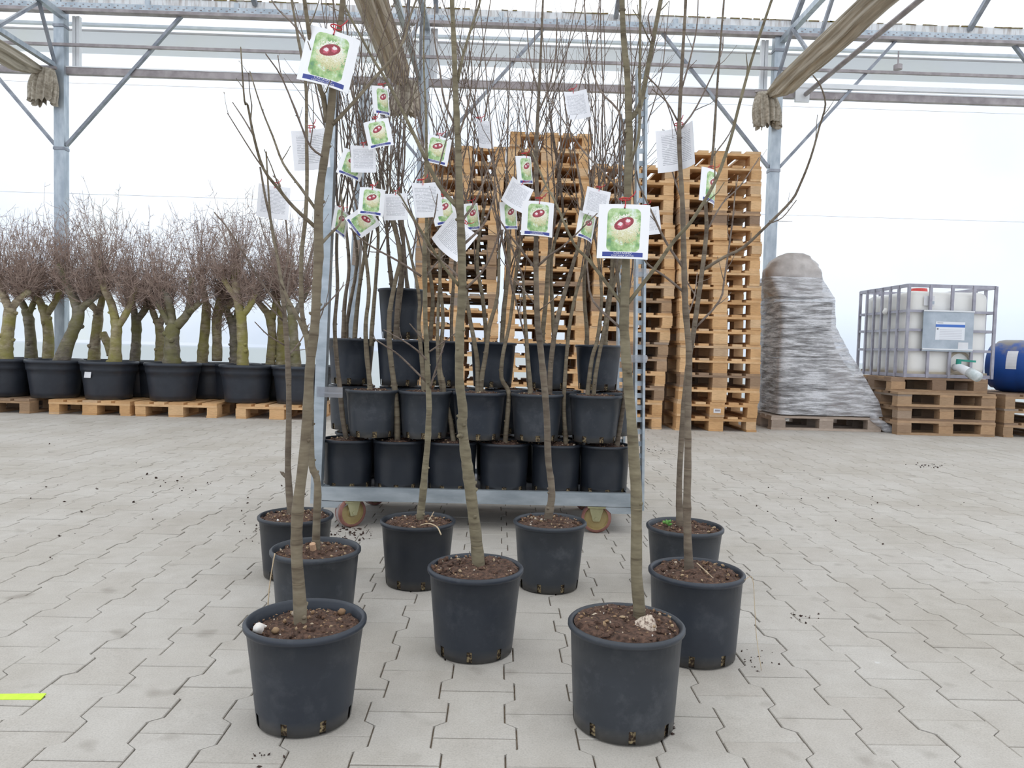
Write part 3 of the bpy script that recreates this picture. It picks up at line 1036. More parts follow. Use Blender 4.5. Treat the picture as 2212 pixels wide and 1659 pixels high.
# ------------------------------------------------------------------ caged tank (intermediate bulk container)
def tank():
    z0 = 4 * PH
    TY = 7.60
    xl, xr = at(1954, 800, TY).x, at(2141, 800, TY).x
    w, d = xr - xl, 1.0
    h = at(2040, 616, TY).z - z0
    root = thing('caged_tank', 'white plastic tank in a grey tube cage standing on weathered pallets', 'tank', ((xl + xr) / 2, TY + d / 2, z0))
    import bmesh
    bmx = bmesh.new()
    bmesh.ops.create_cube(bmx, size=1)
    for v in bmx.verts:
        v.co = (v.co.x * (w - .06), v.co.y * (d - .06), v.co.z * (h - .09) + h / 2 - .02)
    bmesh.ops.bevel(bmx, geom=bmx.edges[:], offset=.075, segments=4, profile=.5, affect='EDGES')
    bmesh.ops.subdivide_edges(bmx, edges=[e for e in bmx.edges if e.calc_length() > .4], cuts=4, use_grid_fill=True)
    for v in bmx.verts:
        v.co += V((0, 0, 1)) * .012 * noise.noise(v.co * 3)
    me = bpy.data.meshes.new('plastic_tank'); bmx.to_mesh(me); bmx.free()
    me.materials.append(M['tank'])
    me.polygons.foreach_set('use_smooth', [True] * len(me.polygons))
    link('plastic_tank', me, root)
    fr, bk, L, R = -d / 2, d / 2, -w / 2, w / 2
    b = MB(); b.box((0, 0, .035), (w - .05, d - .05, .05)); b.build('bottom_band', M['tankliquid'], root)
    levels = [h - .012, h * .715, h * .512, h * .298, .02]
    for i, z in enumerate(levels):
        t = .034 if i in (0, 4) else .026
        b = MB()
        for p, q in (((L, fr, z), (R, fr, z)), ((R, fr, z), (R, bk, z)), ((R, bk, z), (L, bk, z)), ((L, bk, z), (L, fr, z))):
            b.bar(p, q, t * .8, t)
        b.build('cage_ring', M['cage'], root)
    for i in range(5):
        x = L + (w) * i / 4
        for y in (fr - .01, bk + .01):
            segs = [(0, h)]
            if y < 0 and i in (1, 2, 3):
                segs = [(0, levels[3]), (levels[1], h)]
            for s0, s1 in segs:
                b = MB(); b.bar((x, y, s0), (x, y, s1), .028, .022, up=V((0, 1, 0))); b.build('cage_bar', M['cage'], root)
    for i in range(1, 6):
        y = fr + d * i / 6
        for x in (L - .01, R + .01):
            b = MB(); b.bar((x, y, 0), (x, y, h), .028, .022, up=V((1, 0, 0))); b.build('cage_bar', M['cage'], root)
    # sheet-metal plate with its papers
    b = MB()
    px0, px1 = L + w * .165, L + w * .745
    b.box(((px0 + px1) / 2, fr - .03, (levels[1] + levels[3]) / 2), (px1 - px0, .008, levels[1] - levels[3] + .02))
    pl = b.build('sheet_plate', M['plate'], root)
    for z in (levels[1] + .005, levels[3] + .012):
        b = MB(); b.bar((px0, fr - .036, z), (px1, fr - .036, z), .014, .014); b.build('plate_fold', M['white'], pl)
    def paper(name, x0, x1, z0_, z1, mat):
        me = bpy.data.meshes.new(name)
        me.from_pydata([(x0, fr - .0355, z0_), (x1, fr - .0355, z0_), (x1, fr - .0355, z1), (x0, fr - .0355, z1)], [], [(0, 1, 2, 3)])
        uv = me.uv_layers.new(name='UVMap')
        for i_, c in enumerate(((0, 0), (1, 0), (1, 1), (0, 1))):
            uv.data[i_].uv = c
        me.materials.append(mat)
        return link(name, me, pl)
    pw = px1 - px0
    ph_ = levels[1] - levels[3]
    paper('paper_label', px0 + pw * .25, px0 + pw * .83, levels[3] + ph_ * .27, levels[3] + ph_ * .74, M['tanklabel'])
    paper('small_label', px0 + pw * .71, px0 + pw * .91, levels[3] + ph_ * .05, levels[3] + ph_ * .22, M['sticker'])
    b = MB(); b.box((L + w * .25, fr + .012, h * .83), (.11, .004, .10)); b.build('paper_label', M['sticker'], root)
    b = MB(); b.box((L + w * .29, fr + .008, h * .81), (.03, .004, .03)); b.build('label_mark', M['plate'], root)
    # recess, outlet valve and lever
    b = MB(); b.lathe([(0, 0), (.12, .0), (.125, .012), (.10, .02)], 24); o = b.build('outlet_recess', M['tankliquid'], root); o.rotation_euler = (math.pi / 2, 0, 0); o.location = (L + w * .64, fr + .035, .16)
    v = link('outlet_valve', None, root, (L + w * .57, fr - .02, .115))
    b = MB(); b.tube([V((0, 0, 0)), V((0, -.06, 0)), V((.01, -.12, -.02)), V((.03, -.20, -.05))], [.04, .04, .045, .047], 14); b.build('valve_body', M['white'], v, True)
    b = MB(); b.tube([V((.03, -.19, -.047)), V((.05, -.30, -.09))], [.052, .05], 16); b.build('outlet_cap', M['clear'], v, True)
    b = MB(); b.tube([V((0, -.05, .03)), V((0, -.05, .07))], [.025, .025], 10); b.bar((-.02, -.05, .075), (.16, -.07, .065), .028, .02); b.build('valve_lever', M['green'], v)
    b = MB(); b.lathe([(0, .03), (.08, .03), (.085, 0), (.085, -.06)], 20, 0, (-.12, -.1, h - .035)); b.build('filling_lid', M['red'], root)
    b = MB(); b.lump((L - .02, -.1, h * .73), (.035, .035, .04), 5, 0, True); b.build('white_knob', M['tank'], root, True)
    return root
tank()

# ------------------------------------------------------------------ blue drum lying on its pallets
def drum():
    r, ln = .285, .88
    c = at(2262, 805, 7.75)
    root = thing('blue_drum', 'blue plastic drum with dirty top lying beside the caged tank', 'drum', (c.x, 7.78, 3 * PH))
    b = MB()
    prof = [(0, 0), (r * .80, 0), (r * .86, .012), (r * .88, .05), (r * .97, .07), (r, .12), (r, .28), (r * .985, .30), (r, .32), (r, .56), (r * .985, .58), (r, .60), (r, .76), (r * .97, .81), (r * .88, .83), (r * .86, .868), (r * .80, .88), (0, .88)]
    b.lathe(prof, 40)
    o = b.build('drum_body', M['drum'], root, True)
    o.rotation_euler = (math.radians(90), 0, math.radians(38))
    dirv = V((math.sin(math.radians(38)), -math.cos(math.radians(38)), 0))
    o.location = V((0, .10, r)) - dirv * (ln / 2)
    for nm, a, z, s in (('side_label', 2.9, .22, (.10, .20)), ('side_label', 3.9, .62, (.12, .16))):
        m = MB()
        k = 6
        vs = []
        for i in range(k + 1):
            aa = a + s[1] / r * (i / k - .5)
            for zz in (z, z + s[0]):
                vs.append(V(((r + .003) * math.cos(aa), (r + .003) * math.sin(aa), zz)))
        m.add(vs, [(2 * i, 2 * i + 2, 2 * i + 3, 2 * i + 1) for i in range(k)])
        m.build(nm, M['sticker'], o)
    for q in (V((.2, -.13, .14)), V((-.2, -.13, .14))):
        m = MB(); m.lathe([(0, .0), (.035, .0), (.035, .02), (0, .02)], 14); mo = m.build('screw_plug', M['rail'], o); mo.location = (q.x * .5, q.y, .88)
    return root
drum()
# ------------------------------------------------------------------ pots, soil and trees
def pot_mesh(name, D, H, Db, mat, holes=8, level=.022, seg=48, step=False):
    """rim diameter, height, foot diameter; open at the top, notched with drainage holes at the foot"""
    b = MB()
    r, rb = D / 2, Db / 2
    ro = r * .955
    lip = .013 * D / .25
    hz0, hz1 = .004, .030 * H / .2
    def rad(z):
        return rb + (ro - rb) * z / H
    prof = [(0, .003), (rb * .96, .003), (rb, hz0), (rad(hz1), hz1), (rad(H * .3), H * .3), (rad(H * .6), H * .6)]
    if step:
        prof += [(rad(H * .72), H * .72), (rad(H * .72) + .008, H * .735), (rad(H * .8) + .008, H * .8)]
    prof += [(ro - .001, H - lip * 1.25), (r - .003, H - lip * 1.15), (r, H - lip * .8), (r, H - lip * .3), (r - lip * .3, H), (ro - .002, H), (ro - .006, H - lip * .4), (ro - .008, H - level - .012), (ro - .02, H - level - .045)]
    per = seg // holes if holes else seg
    def skip(i, j):
        return holes and i == 2 and (j % per) in ((0,) if seg < 40 else (0,)) 
    b.lathe(prof, seg, 0, skip=skip if holes else None)
    return b.mesh(name, mat, True)

def root_mesh(D, Db, H):
    b = MB()
    rb = Db / 2
    b.lathe([(rb - .006, .004), (rb - .004, .04 * H / .2)], 32)
    return b.mesh('root_ball', M['root'], True)

def soil_mesh(R, seed, heap=.006, tiltx=0.0):
    b = MB()
    n, rings = 40, 12
    vs = [V((0, 0, heap * 1.6))]
    for i in range(1, rings + 1):
        rr = R * i / rings
        for j in range(n):
            a = 2 * math.pi * j / n
            p = V((rr * math.cos(a), rr * math.sin(a), 0))
            z = heap * (1 - (i / rings) ** 2) * 1.5 + .006 * noise.noise(p * 30 + V((seed, 0, 0))) + .005 * noise.noise(p * 90 + V((0, seed, 0))) + tiltx * p.x
            if i == rings:
                z -= .004
            vs.append(V((p.x, p.y, z)))
    fs = [(0, 1 + j, 1 + (j + 1) % n) for j in range(n)]
    for i in range(rings - 1):
        for j in range(n):
            j2 = (j + 1) % n
            o = 1 + i * n
            fs.append((o + j, o + n + j, o + n + j2, o + j2))
    b.add(vs, fs)
    return b.mesh('soil', M['soil'], True)

def gravel_mesh(R, seed, count, heap=.006):
    r = random.Random(seed)
    b = MB()
    for _ in range(count):
        q = R * math.sqrt(r.random()) * .95
        a = r.uniform(0, 6.283)
        s = r.choice((.0014, .0018, .0022, .0026, .0032, .0042)) 
        b.lump((q * math.cos(a), q * math.sin(a), heap * (1 - (q / R) ** 2) * 1.5 + .003), (s * r.uniform(.8, 1.6), s, s * .8), r.random(), 0, s > .004)
    return b.mesh('gravel', M['gravel'])

def clod_mesh(R, seed, count, heap=.006):
    r = random.Random(seed)
    b = MB()
    for _ in range(count):
        q = R * math.sqrt(r.random()) * .98
        a = r.uniform(0, 6.283)
        s = r.uniform(.003, .008)
        b.lump((q * math.cos(a), q * math.sin(a), heap * (1 - (q / R) ** 2) * 1.5 + .001), (s * 1.3, s, s * .8), r.random(), 0, s > .007)
    return b.mesh('soil_clods', M['soil'])

def bud(b, p, d, s, mi=0):
    d = d.normalized()
    b.tube([p, p + d * s * 1.2, p + d * s * 2.6], [s * .5, s * .75, s * .08], 4, mi)

def limb(b, pts, r0, r1, r, gap=.07, tw=(.03, .12), sides=6, per=3, start=.25, twr=.0016, nodes=True, sub=0.0):
    """a branch with bent side twigs and buds; pts in world space"""
    L = smooth_line(pts, per)
    n = len(L)
    ln = sum((L[i + 1] - L[i]).length for i in range(n - 1))
    rad = [r0 + (r1 - r0) * i / (n - 1) for i in range(n)]
    b.tube(L, rad, sides, 0, True, .10)
    d0 = (L[-1] - L[-2]).normalized()
    bud(b, L[-1] - d0 * r1, d0, max(r1 * 1.3, .0016))
    if ln < .04:
        return
    s, i, acc, nxt = 0.0, 0, 0.0, ln * start * r.uniform(.8, 1.2)
    side = r.uniform(0, 6.28)
    while i < n - 1:
        seg = L[i + 1] - L[i]
        sl = seg.length
        while nxt < acc + sl and nxt < ln:
            f = (nxt - acc) / max(sl, 1e-6)
            p = L[i].lerp(L[i + 1], f)
            t = seg.normalized()
            side += math.pi + r.uniform(-.9, .9)
            e = t.orthogonal().normalized()
            q = t.cross(e)
            out = e * math.cos(side) + q * math.sin(side)
            rr = r0 + (r1 - r0) * nxt / ln
            if r.random() < .62:
                le = r.uniform(*tw) * (1.15 - .5 * nxt / ln)
                d = (t * r.uniform(.6, 1.1) + out * r.uniform(.6, 1.0) + V((0, 0, .28))).normalized()
                tp = [p]
                k = 3 if le > .05 else 2
                for _ in range(k):
                    d = (d + V((r.uniform(-.22, .22), r.uniform(-.22, .22), r.uniform(-.08, .25)))).normalized()
                    tp.append(tp[-1] + d * (le / k))
                w = min(rr * .55, twr)
                b.tube(tp, [w + (w * .5 - w) * m / k for m in range(k + 1)], 4, 0, False)
                bud(b, tp[-1], d, max(w * .9, .0013))
                if le > .05:
                    bud(b, tp[1], (tp[1] - p + out * le * .3), w * .9)
                if sub and le > .09 and r.random() < sub:
                    for _ in range(2):
                        m = r.randint(1, k)
                        d2 = (d + V((r.uniform(-.8, .8), r.uniform(-.8, .8), r.uniform(-.1, .6)))).normalized()
                        l2 = le * r.uniform(.25, .55)
                        b.tube([tp[m], tp[m] + d2 * l2 * .5, tp[m] + (d2 + V((0, 0, .2))) * l2], [w * .7, w * .6, w * .4], 3, 0, False)
            else:
                bud(b, p + out * rr * .8, t + out, max(rr * .45, .0014))
            nxt += gap * r.uniform(.5, 1.5)
        acc += sl
        i += 1

def stem(pts, rads, r, knots=10, sides=12, per=4):
    """trunk tube with swollen nodes and pruning scars"""
    b = MB()
    L = smooth_line(pts, per)
    n = len(L)
    # radii interpolated along the control points
    R = []
    for i in range(n):
        f = i / per
        k = min(int(f), len(rads) - 2)
        R.append(rads[k] + (rads[k + 1] - rads[k]) * (f - k))
    L2, R2 = [], []
    for i in range(n - 1):
        sl = (L[i + 1] - L[i]).length
        m = max(1, int(sl / .03))
        for q in range(m):
            L2.append(L[i].lerp(L[i + 1], q / m))
            R2.append((R[i] + (R[i + 1] - R[i]) * q / m) * r.uniform(.95, 1.06) * (1.10 if r.random() < .13 else 1))
    L2.append(L[-1]); R2.append(R[-1])
    b.tube(L2, R2, sides, 0, True, .06)
    for _ in range(knots):
        i = r.randrange(1, len(L2) - 1)
        t = (L2[i + 1] - L2[i]).normalized()
        a = r.uniform(0, 6.28)
        e = t.orthogonal().normalized()
        out = e * math.cos(a) + t.cross(e) * math.sin(a)
        p = L2[i]
        s = R2[i]
        b.tube([p + out * s * .6, p + out * s * 1.12 + t * s * .1, p + out * s * 1.32 + t * s * .25], [s * .55, s * .36, s * .16], 6, 0)
    return b

POT_IDX = {}
def pot_parts(root, D, H, Db, mat, level, seed, stones=70, clods=45, heap=.006, tilt=0.0, step=False, detail=True, off=(0, 0), holes=8):
    key = (D, H, Db, mat.name, level, step)
    if key not in POT_IDX:
        POT_IDX[key] = (pot_mesh('pot', D, H, Db, mat, holes, level, 48 if detail else 32, step), root_mesh(D, Db, H) if holes else None)
    pm, rm = POT_IDX[key]
    o = link('pot', pm, root, (off[0], off[1], 0), (0, 0, rnd.uniform(0, 6.28)))
    if rm:
        link('root_ball', rm, root, (off[0], off[1], 0), (0, 0, rnd.uniform(0, 6)))
    R = D / 2 * .955 - .007
    z = H - level
    s = link('soil', soil_mesh(R, seed, heap, tilt), root, (off[0], off[1], z))
    g = link('gravel', gravel_mesh(R, seed, stones, heap), s); g['kind'] = 'stuff'
    if clods:
        c = link('soil_clods', clod_mesh(R, seed + 5, clods, heap), s); c['kind'] = 'stuff'
    return o

def rel(root, pts):
    return [p - root.location for p in pts]

def pxline(pts, Y0, r, wander=.0, lead=0.0):
    """turn picture points into a line at depth Y0 that drifts away in depth by lead"""
    n = len(pts)
    out = []
    for i, p in enumerate(pts):
        f = i / max(1, n - 1)
        out.append(at(p[0], p[1], Y0 + lead * f + (r.uniform(-wander, wander) if 0 < i else 0)))
    return out

def fg_tree(label, px, Y, D, H, Db, potmat, trunks, branches, seed, level=.02, bark='bark', stones=90, tilt=0.0, knots=14, extra=()):
    r = random.Random(seed)
    base = at(px, 1200, Y)
    root = thing('potted_chestnut', label, 'potted tree', (base.x, Y, 0), 0, 'potted chestnut saplings standing on the paving')
    pot_parts(root, D, H, Db, M[potmat], level, seed, stones, 60, .007, tilt)
    first = None
    for pts in trunks:
        P = pxline([(a, b) for a, b, _ in pts], Y, r)
        rr = [w * Y / FPX for _, _, w in pts]
        # the foot goes down into the soil
        foot = P[0].copy(); foot.z = H - level - .03
        P = rel(root, [foot] + P)
        mb = stem(P, [rr[0] * 1.08] + rr, r, knots)
        o = mb.build('trunk', M[bark], root, True)
        first = first or o
        limb_tip = MB()
        tipd = P[-1] - P[-2]
    for pts, w0, w1, lead in branches:
        b = MB()
        P = rel(root, pxline(pts, Y, r, .012, lead))
        limb(b, P, w0 * Y / FPX, w1 * Y / FPX, r, .075, (.025, .11), 7, 3, .22)
        b.build('branch', M['twig'] if w0 < 3.6 else M[bark], first, True)
    return root, first

FG = []
H0 = .198
t1, _t = fg_tree('chestnut sapling in the black pot with a white perlite chunk on its soil', 662.5, 1.506, .245, .206, .188, 'pot',
    [[(648, 1310, 14), (641, 1200, 12.5), (643, 1100, 12), (655, 1000, 11.5), (664, 900, 10.5), (669, 800, 10), (680, 700, 10), (684, 620, 10), (688, 555, 10), (689, 435, 9), (702, 334, 8.5), (712, 267, 8.5), (719, 194, 7.5), (727, 100, 6.5), (735, 50, 6), (747, -60, 5)]],
    [([(682, 491), (635, 448), (602, 408), (569, 364), (548, 294), (535, 227), (528, 217), (520, 104)], 4.2, 1.3, -.12),
     ([(684, 455), (649, 405), (612, 354), (589, 294), (565, 234), (540, 155)], 3.6, 1.2, .1),
     ([(548, 294), (527, 258), (503, 222)], 1.8, 1, .05), ([(569, 364), (545, 330), (493, 247)], 1.8, 1, -.05),
     ([(717, 271), (763, 222), (817, 160), (844, 130), (871, 90), (885, 40), (905, -20)], 4.2, 1.6, .15),
     ([(706, 264), (699, 214), (690, 185), (675, 120), (666, 60), (652, -40)], 6, 4, -.05),
     ([(693, 527), (713, 506), (733, 484), (739, 457), (737, 420)], 3.6, 1.4, .1), ([(686, 678), (735, 626), (742, 610)], 1.8, 1.0, .05),
     ([(700, 340), (672, 318), (650, 270), (610, 170), (575, 118)], 2.6, 1.2, -.1), ([(719, 200), (690, 140), (640, 60), (600, 20), (575, -20)], 2.5, 1.4, .1)],
    101, .022, 'bark', 95, .03)
t2, _t = fg_tree('chestnut sapling with a pale pruning scar at its foot, in a dusty black pot', 682, 2.03, .244, .207, .200, 'pot_dusty',
    [[(683, 1156, 9), (686, 1045, 7.5), (674, 1008, 7.5), (671, 950, 7), (671, 880, 7), (669, 800, 6.5), (664, 735, 6.5), (652, 671, 5), (651, 558, 4.5), (659, 479, 4.5), (663, 400, 4), (662, 284, 3.6), (660, 177, 3.2), (640, 60, 2.6), (625, -30, 2.2)]],
    [([(664, 735), (645, 690), (613, 626), (600, 560), (585, 480), (575, 330)], 5, 1.8, .15), ([(613, 626), (590, 590), (552, 560)], 2, 1, -.1),
     ([(654, 610), (668, 560), (692, 470), (698, 430)], 2.4, 1.2, .1), ([(660, 300), (640, 240), (610, 170), (600, 120)], 1.8, 1, .1),
     ([(661, 220), (672, 160), (690, 120)], 1.8, 1, .1), ([(664, 720), (690, 690), (702, 655)], 1.8, 1, -.1)],
    102, .016, 'bark', 80, 0.0)
t3, _t = fg_tree('brown-stemmed chestnut sapling in the pot closest to the plain trolley post', 638, 2.457, .244, .199, .200, 'pot_dark',
    [[(628, 1103, 8), (624, 1055, 7.5), (622, 1000, 6.5), (624, 900, 6), (623, 810, 6), (620, 746, 5.5), (616, 694, 5), (609, 626, 4.4), (600, 560, 3.6), (585, 477, 3), (573, 425, 2.5), (562, 361, 2)]],
    [([(615, 680), (595, 652), (563, 607), (532, 557), (494, 496), (464, 460)], 2.6, 1.3, -.2), ([(611, 693), (575, 655), (541, 620)], 2, 1, -.1), ([(615, 746), (579, 724), (551, 696)], 1.8, 1, -.1),
     ([(616, 660), (625, 600), (636, 545)], 2.4, 1.2, .1), ([(609, 610), (622, 560), (618, 480), (605, 400), (590, 380)], 2.6, 1.2, .12), ([(618, 775), (650, 735), (668, 700)], 2, 1.1, .1),
     ([(600, 560), (575, 520), (560, 470)], 1.8, 1, .1), ([(620, 1030), (612, 1024)], 5, 4, .0)],
    103, .010, 'bark3', 90, 0.0)
t4, _t = fg_tree('chestnut sapling in the black pot with a dry stalk over its rim', 901.5, 2.391, .243, .207, .198, 'pot_dark',
    [[(907, 1120, 9), (913, 1074, 7.5), (917, 1027, 7), (924, 954, 6.5), (926, 900, 6), (927, 881, 6), (924, 808, 5.5), (921, 736, 5.5), (919, 700, 5), (918, 626, 5), (917, 536, 4.5), (922, 490, 4), (920, 407, 3.5), (921, 330, 3), (920, 244, 2.4), (915, 120, 1.8), (918, 0, 1.5)]],
    [([(921, 825), (864, 769), (835, 749), (801, 727)], 2.3, 1.2, -.08), ([(924, 780), (900, 756), (871, 736), (830, 713)], 2.3, 1.2, -.1), ([(929, 841), (938, 808), (960, 742)], 2.4, 1.3, -.1),
     ([(923, 763), (962, 736), (984, 720)], 2, 1.1, -.05), ([(917, 738), (886, 700)], 2, 1.2, -.05), ([(910, 597), (862, 565), (797, 529), (756, 493)], 2.6, 1.2, -.1),
     ([(918, 600), (950, 560), (985, 530)], 2, 1, .1), ([(918, 520), (890, 470), (870, 440)], 2, 1, .1), ([(920, 420), (945, 370), (965, 300), (990, 240)], 2.2, 1, .1), ([(920, 330), (900, 280), (895, 220)], 1.8, 1, .1),
     ([(923, 500), (938, 470), (945, 420)], 1.8, 1, -.1)],
    104, .012, 'bark2', 85, 0.0)
t5, _t = fg_tree('thick pale chestnut sapling leaning left, in the middle pot before the trolley', 1028, 1.862, .243, .215, .194, 'pot',
    [[(1033, 1212, 14), (1025, 1131, 12), (1018, 1074, 12), (1011, 1019, 12), (1005, 972, 11.5), (998, 918, 11), (1000, 890, 10.5), (992, 817, 9.5), (993, 754, 9.5), (993.5, 700, 9.2), (998, 649, 9.2), (998, 581, 8.8), (995.6, 490, 8.5), (993, 434, 8), (990, 325, 7), (985, 217, 6.2), (980, 81, 5), (974, -40, 4)]],
    [([(990, 448), (948, 400), (898, 298), (844, 190), (803, 122), (746, 16), (730, -30)], 5.2, 1.8, .12), ([(993, 619), (953, 567), (910, 499), (860, 414)], 3.8, 1.5, -.12),
     ([(993, 599), (962, 570), (930, 545), (905, 500)], 2.2, 1, .1), ([(1005, 624), (1041, 588), (1066, 540), (1081, 490)], 3.2, 1.2, -.1), ([(1003, 527), (1041, 490), (1059, 452), (1075, 400)], 3, 1.3, .1),
     ([(988, 176), (1007, 95), (1034, 14), (1045, -30)], 3.6, 1.6, .1), ([(989, 300), (1010, 230), (1020, 160), (1012, 90)], 2.4, 1, -.1), ([(996, 480), (1030, 430), (1060, 350), (1098, 280)], 3, 1.1, .1),
     ([(988, 280), (960, 220), (950, 150), (938, 80), (940, 10)], 2.6, 1.2, .1), ([(1000, 940), (991, 942)], 6, 5, -.02)],
    105, .006, 'bark2', 85, 0.03, 22)
t6, _t = fg_tree('chestnut sapling in the dusty pot beside the trolley wheel seen face-on', 1186, 2.383, .237, .215, .190, 'pot_dusty',
    [[(1185, 1114, 9), (1191, 1081, 8), (1191, 1045, 7.5), (1184, 990, 7), (1181, 900, 7), (1173, 804, 7), (1164, 721, 6.5), (1161, 698, 6), (1158, 590, 5.5), (1158, 522, 5), (1160, 430, 4.4), (1158, 340, 4), (1162, 244, 3.6), (1168, 120, 2.6), (1173, 0, 2)]],
    [([(1156, 579), (1118, 530), (1090, 492), (1064, 449)], 2.8, 1.3, -.1), ([(1162, 574), (1190, 550), (1224, 525), (1289, 462)], 3, 1.2, -.1), ([(1158, 660), (1130, 625), (1107, 601)], 2, 1.1, .1),
     ([(1165, 671), (1185, 655), (1207, 636)], 1.6, .9, -.1), ([(1159, 430), (1190, 380), (1210, 330), (1230, 250)], 2.4, 1, .1), ([(1159, 340), (1140, 290), (1133, 220), (1122, 160)], 2.2, 1, .1),
     ([(1162, 244), (1185, 190), (1200, 120), (1203, 40)], 2.2, 1, -.1), ([(1164, 200), (1145, 130), (1138, 60)], 2, 1, .1)],
    106, .010, 'bark3', 85, 0.0)
t7, _t = fg_tree('thickest chestnut sapling, pale root knob at its foot, heaped soil', 1357.5, 1.507, .240, .210, .206, 'pot_dusty',
    [[(1381, 1322, 14), (1375, 1240, 12.5), (1375, 1131, 12), (1374, 1050, 12.5), (1370, 1001, 12.5), (1364, 908, 11), (1355, 804, 10.5), (1349, 721, 10), (1348, 698, 10), (1351, 617, 9.6), (1352, 563, 9.4), (1355, 434, 8.6), (1359, 325, 8.2), (1358, 250, 8), (1355, 163, 6.6), (1347, 81, 6), (1342, -40, 5.2)]],
    [([(1360, 258), (1382, 230), (1396, 163), (1412, 81), (1427, 0), (1436, -50)], 6, 4.2, .05), ([(1355, 361), (1379, 298), (1382, 190), (1383, 0), (1382, -40)], 3.6, 2.2, -.05),
     ([(1354, 658), (1411, 584), (1457, 519), (1495, 476), (1546, 390), (1577, 304), (1596, 230), (1626, 122), (1667, 0), (1680, -40)], 4.4, 2.4, -.06),
     ([(1346, 660), (1275, 565), (1240, 527), (1199, 435), (1177, 395), (1150, 330)], 4, 1.6, .1), ([(1340, 708), (1281, 650), (1270, 590), (1268, 560)], 3, 1.3, .08),
     ([(1350, 418), (1279, 347), (1246, 306), (1179, 200)], 2.4, 1.2, .1), ([(1350, 298), (1336, 239), (1293, 190), (1270, 100), (1262, 0)], 2.6, 1.4, .08), ([(1412, 90), (1400, 40), (1408, 20)], 2, 1.2, 0), 
     ([(1352, 380), (1330, 340), (1310, 330)], 1.6, 1, .05), ([(1396, 163), (1430, 200), (1450, 250), (1462, 290)], 1.8, 1, .05)],
    107, .002, 'bark2', 120, -.02, 18)
t8, _t = fg_tree('chestnut sapling in the pot with a straw-coloured root trailing to the ground', 1505.5, 1.861, .241, .217, .206, 'pot',
    [[(1488, 1224, 10.5), (1485, 1158, 8.5), (1484, 1077, 8.5), (1486, 1000, 8), (1486, 900, 7.5), (1487, 834, 7.5), (1488, 753, 7), (1481, 671, 6.6), (1479, 617, 6.4), (1476, 508, 5.6), (1474, 434, 5), (1467, 298, 4.6), (1472, 163, 3.8), (1480, 27, 3), (1482, -40, 2.6)]],
    [([(1476, 579), (1438, 522), (1411, 465), (1381, 400), (1375, 370)], 3, 1.4, -.1), ([(1474, 628), (1440, 600), (1403, 574), (1389, 557)], 3, 1.6, -.1), ([(1483, 690), (1500, 640), (1506, 590)], 2, 1, .1),
     ([(1463, 260), (1440, 220), (1409, 193)], 2, 1.2, -.06), ([(1470, 279), (1505, 230), (1556, 122), (1562, 80)], 2.2, 1.1, .1), ([(1474, 434), (1455, 380), (1440, 320), (1432, 280)], 2, 1, .1),
     ([(1470, 200), (1490, 130), (1505, 60), (1508, 0)], 2.2, 1.1, .05)],
    108, .008, 'bark3', 80, 0.0)
t9, _t = fg_tree('chestnut sapling with a small green weed in its pot', 1477, 2.424, .252, .199, .204, 'pot_dusty',
    [[(1468, 1126, 8), (1467, 1050, 6.5), (1472, 950, 6), (1480, 850, 6), (1489, 770, 6), (1497, 725, 5.6), (1509, 640, 5.2), (1516, 590, 5), (1526, 500, 4.2), (1525, 420, 3.8), (1539, 339, 3), (1550, 176, 2.4), (1564, 0, 2)]],
    [([(1520, 582), (1565, 555), (1606, 534), (1661, 483), (1709, 434), (1728, 399), (1751, 341), (1770, 274), (1783, 225), (1772, 185), (1757, 164)], 3.6, 1.3, -.15), ([(1500, 710), (1554, 650), (1565, 600), (1582, 481), (1587, 427), (1594, 380)], 2.6, 1.2, .1),
     ([(1526, 500), (1560, 440), (1600, 400), (1640, 340)], 2, 1, .1), ([(1661, 483), (1690, 470), (1720, 433)], 1.5, .9, .0), ([(1510, 650), (1480, 600), (1470, 560)], 1.8, 1, .1), ([(1539, 339), (1575, 290), (1590, 250)], 1.6, .9, .1)],
    109, .014, 'bark3', 80, 0.0)

# things lying on or growing out of that soil
def child_at(root, name, mb, mat, smooth=False):
    return mb.build(name, mat, root, smooth)
b = MB(); b.lump((-.078, -.055, .190), (.013, .012, .012), 3, 0, True); b.build('perlite_chunk', M['perlite'], t1, True)
for dx, dy, s in ((.058, .07, .009), (-.035, .06, .011), (-.05, -.04, .008)):
    b = MB(); b.lump((dx, dy, .180), (s, s, s), 4, 0, True); b.build('perlite_chunk', M['gravel'], t1, True)
b = MB(); b.tube([V((-.002, -.012, .180)), V((-.004, -.022, .212))], [.009, .0085], 10); b.build('cut_stub', M['cut'], t2)
b = MB(); b.tube(smooth_line([V((.005, -.05, .19)), V((.04, -.085, .208)), V((.07, -.115, .205)), V((.085, -.135, .186))], 4), [.0022] * 13, 5); b.build('dry_stalk', M['straw'], t4, True)
b = MB(); b.tube([V((.03, -.02, .19)), V((.05, .01, .225))], [.002, .0012], 4); b.build('dry_stalk', M['straw'], t4)
b = MB(); b.tube(smooth_line([V((.10, -.065, .212)), V((.119, -.07, .220)), V((.127, -.072, .15)), V((.13, -.085, .08)), V((.14, -.10, .002))], 4), [.0011] * 17, 4); b.build('trailing_root', M['straw'], t8, True)
b = MB(); b.tube([V((-.005, -.02, .230)), V((.03, -.06, .201))], [.0015, .001], 4); b.build('dry_stalk', M['straw'], t8)
b = MB(); b.lathe([(.001, .030), (.010, .022), (.019, .009), (.030, -.004)], 22)
b.v = [q * (1 + .22 * noise.noise(q * 120)) for q in b.v]; o = b.build('root_knob', M['knob'], t7, True); o.location = (.036, -.03, .200); o.rotation_euler = (.2, .25, 0)
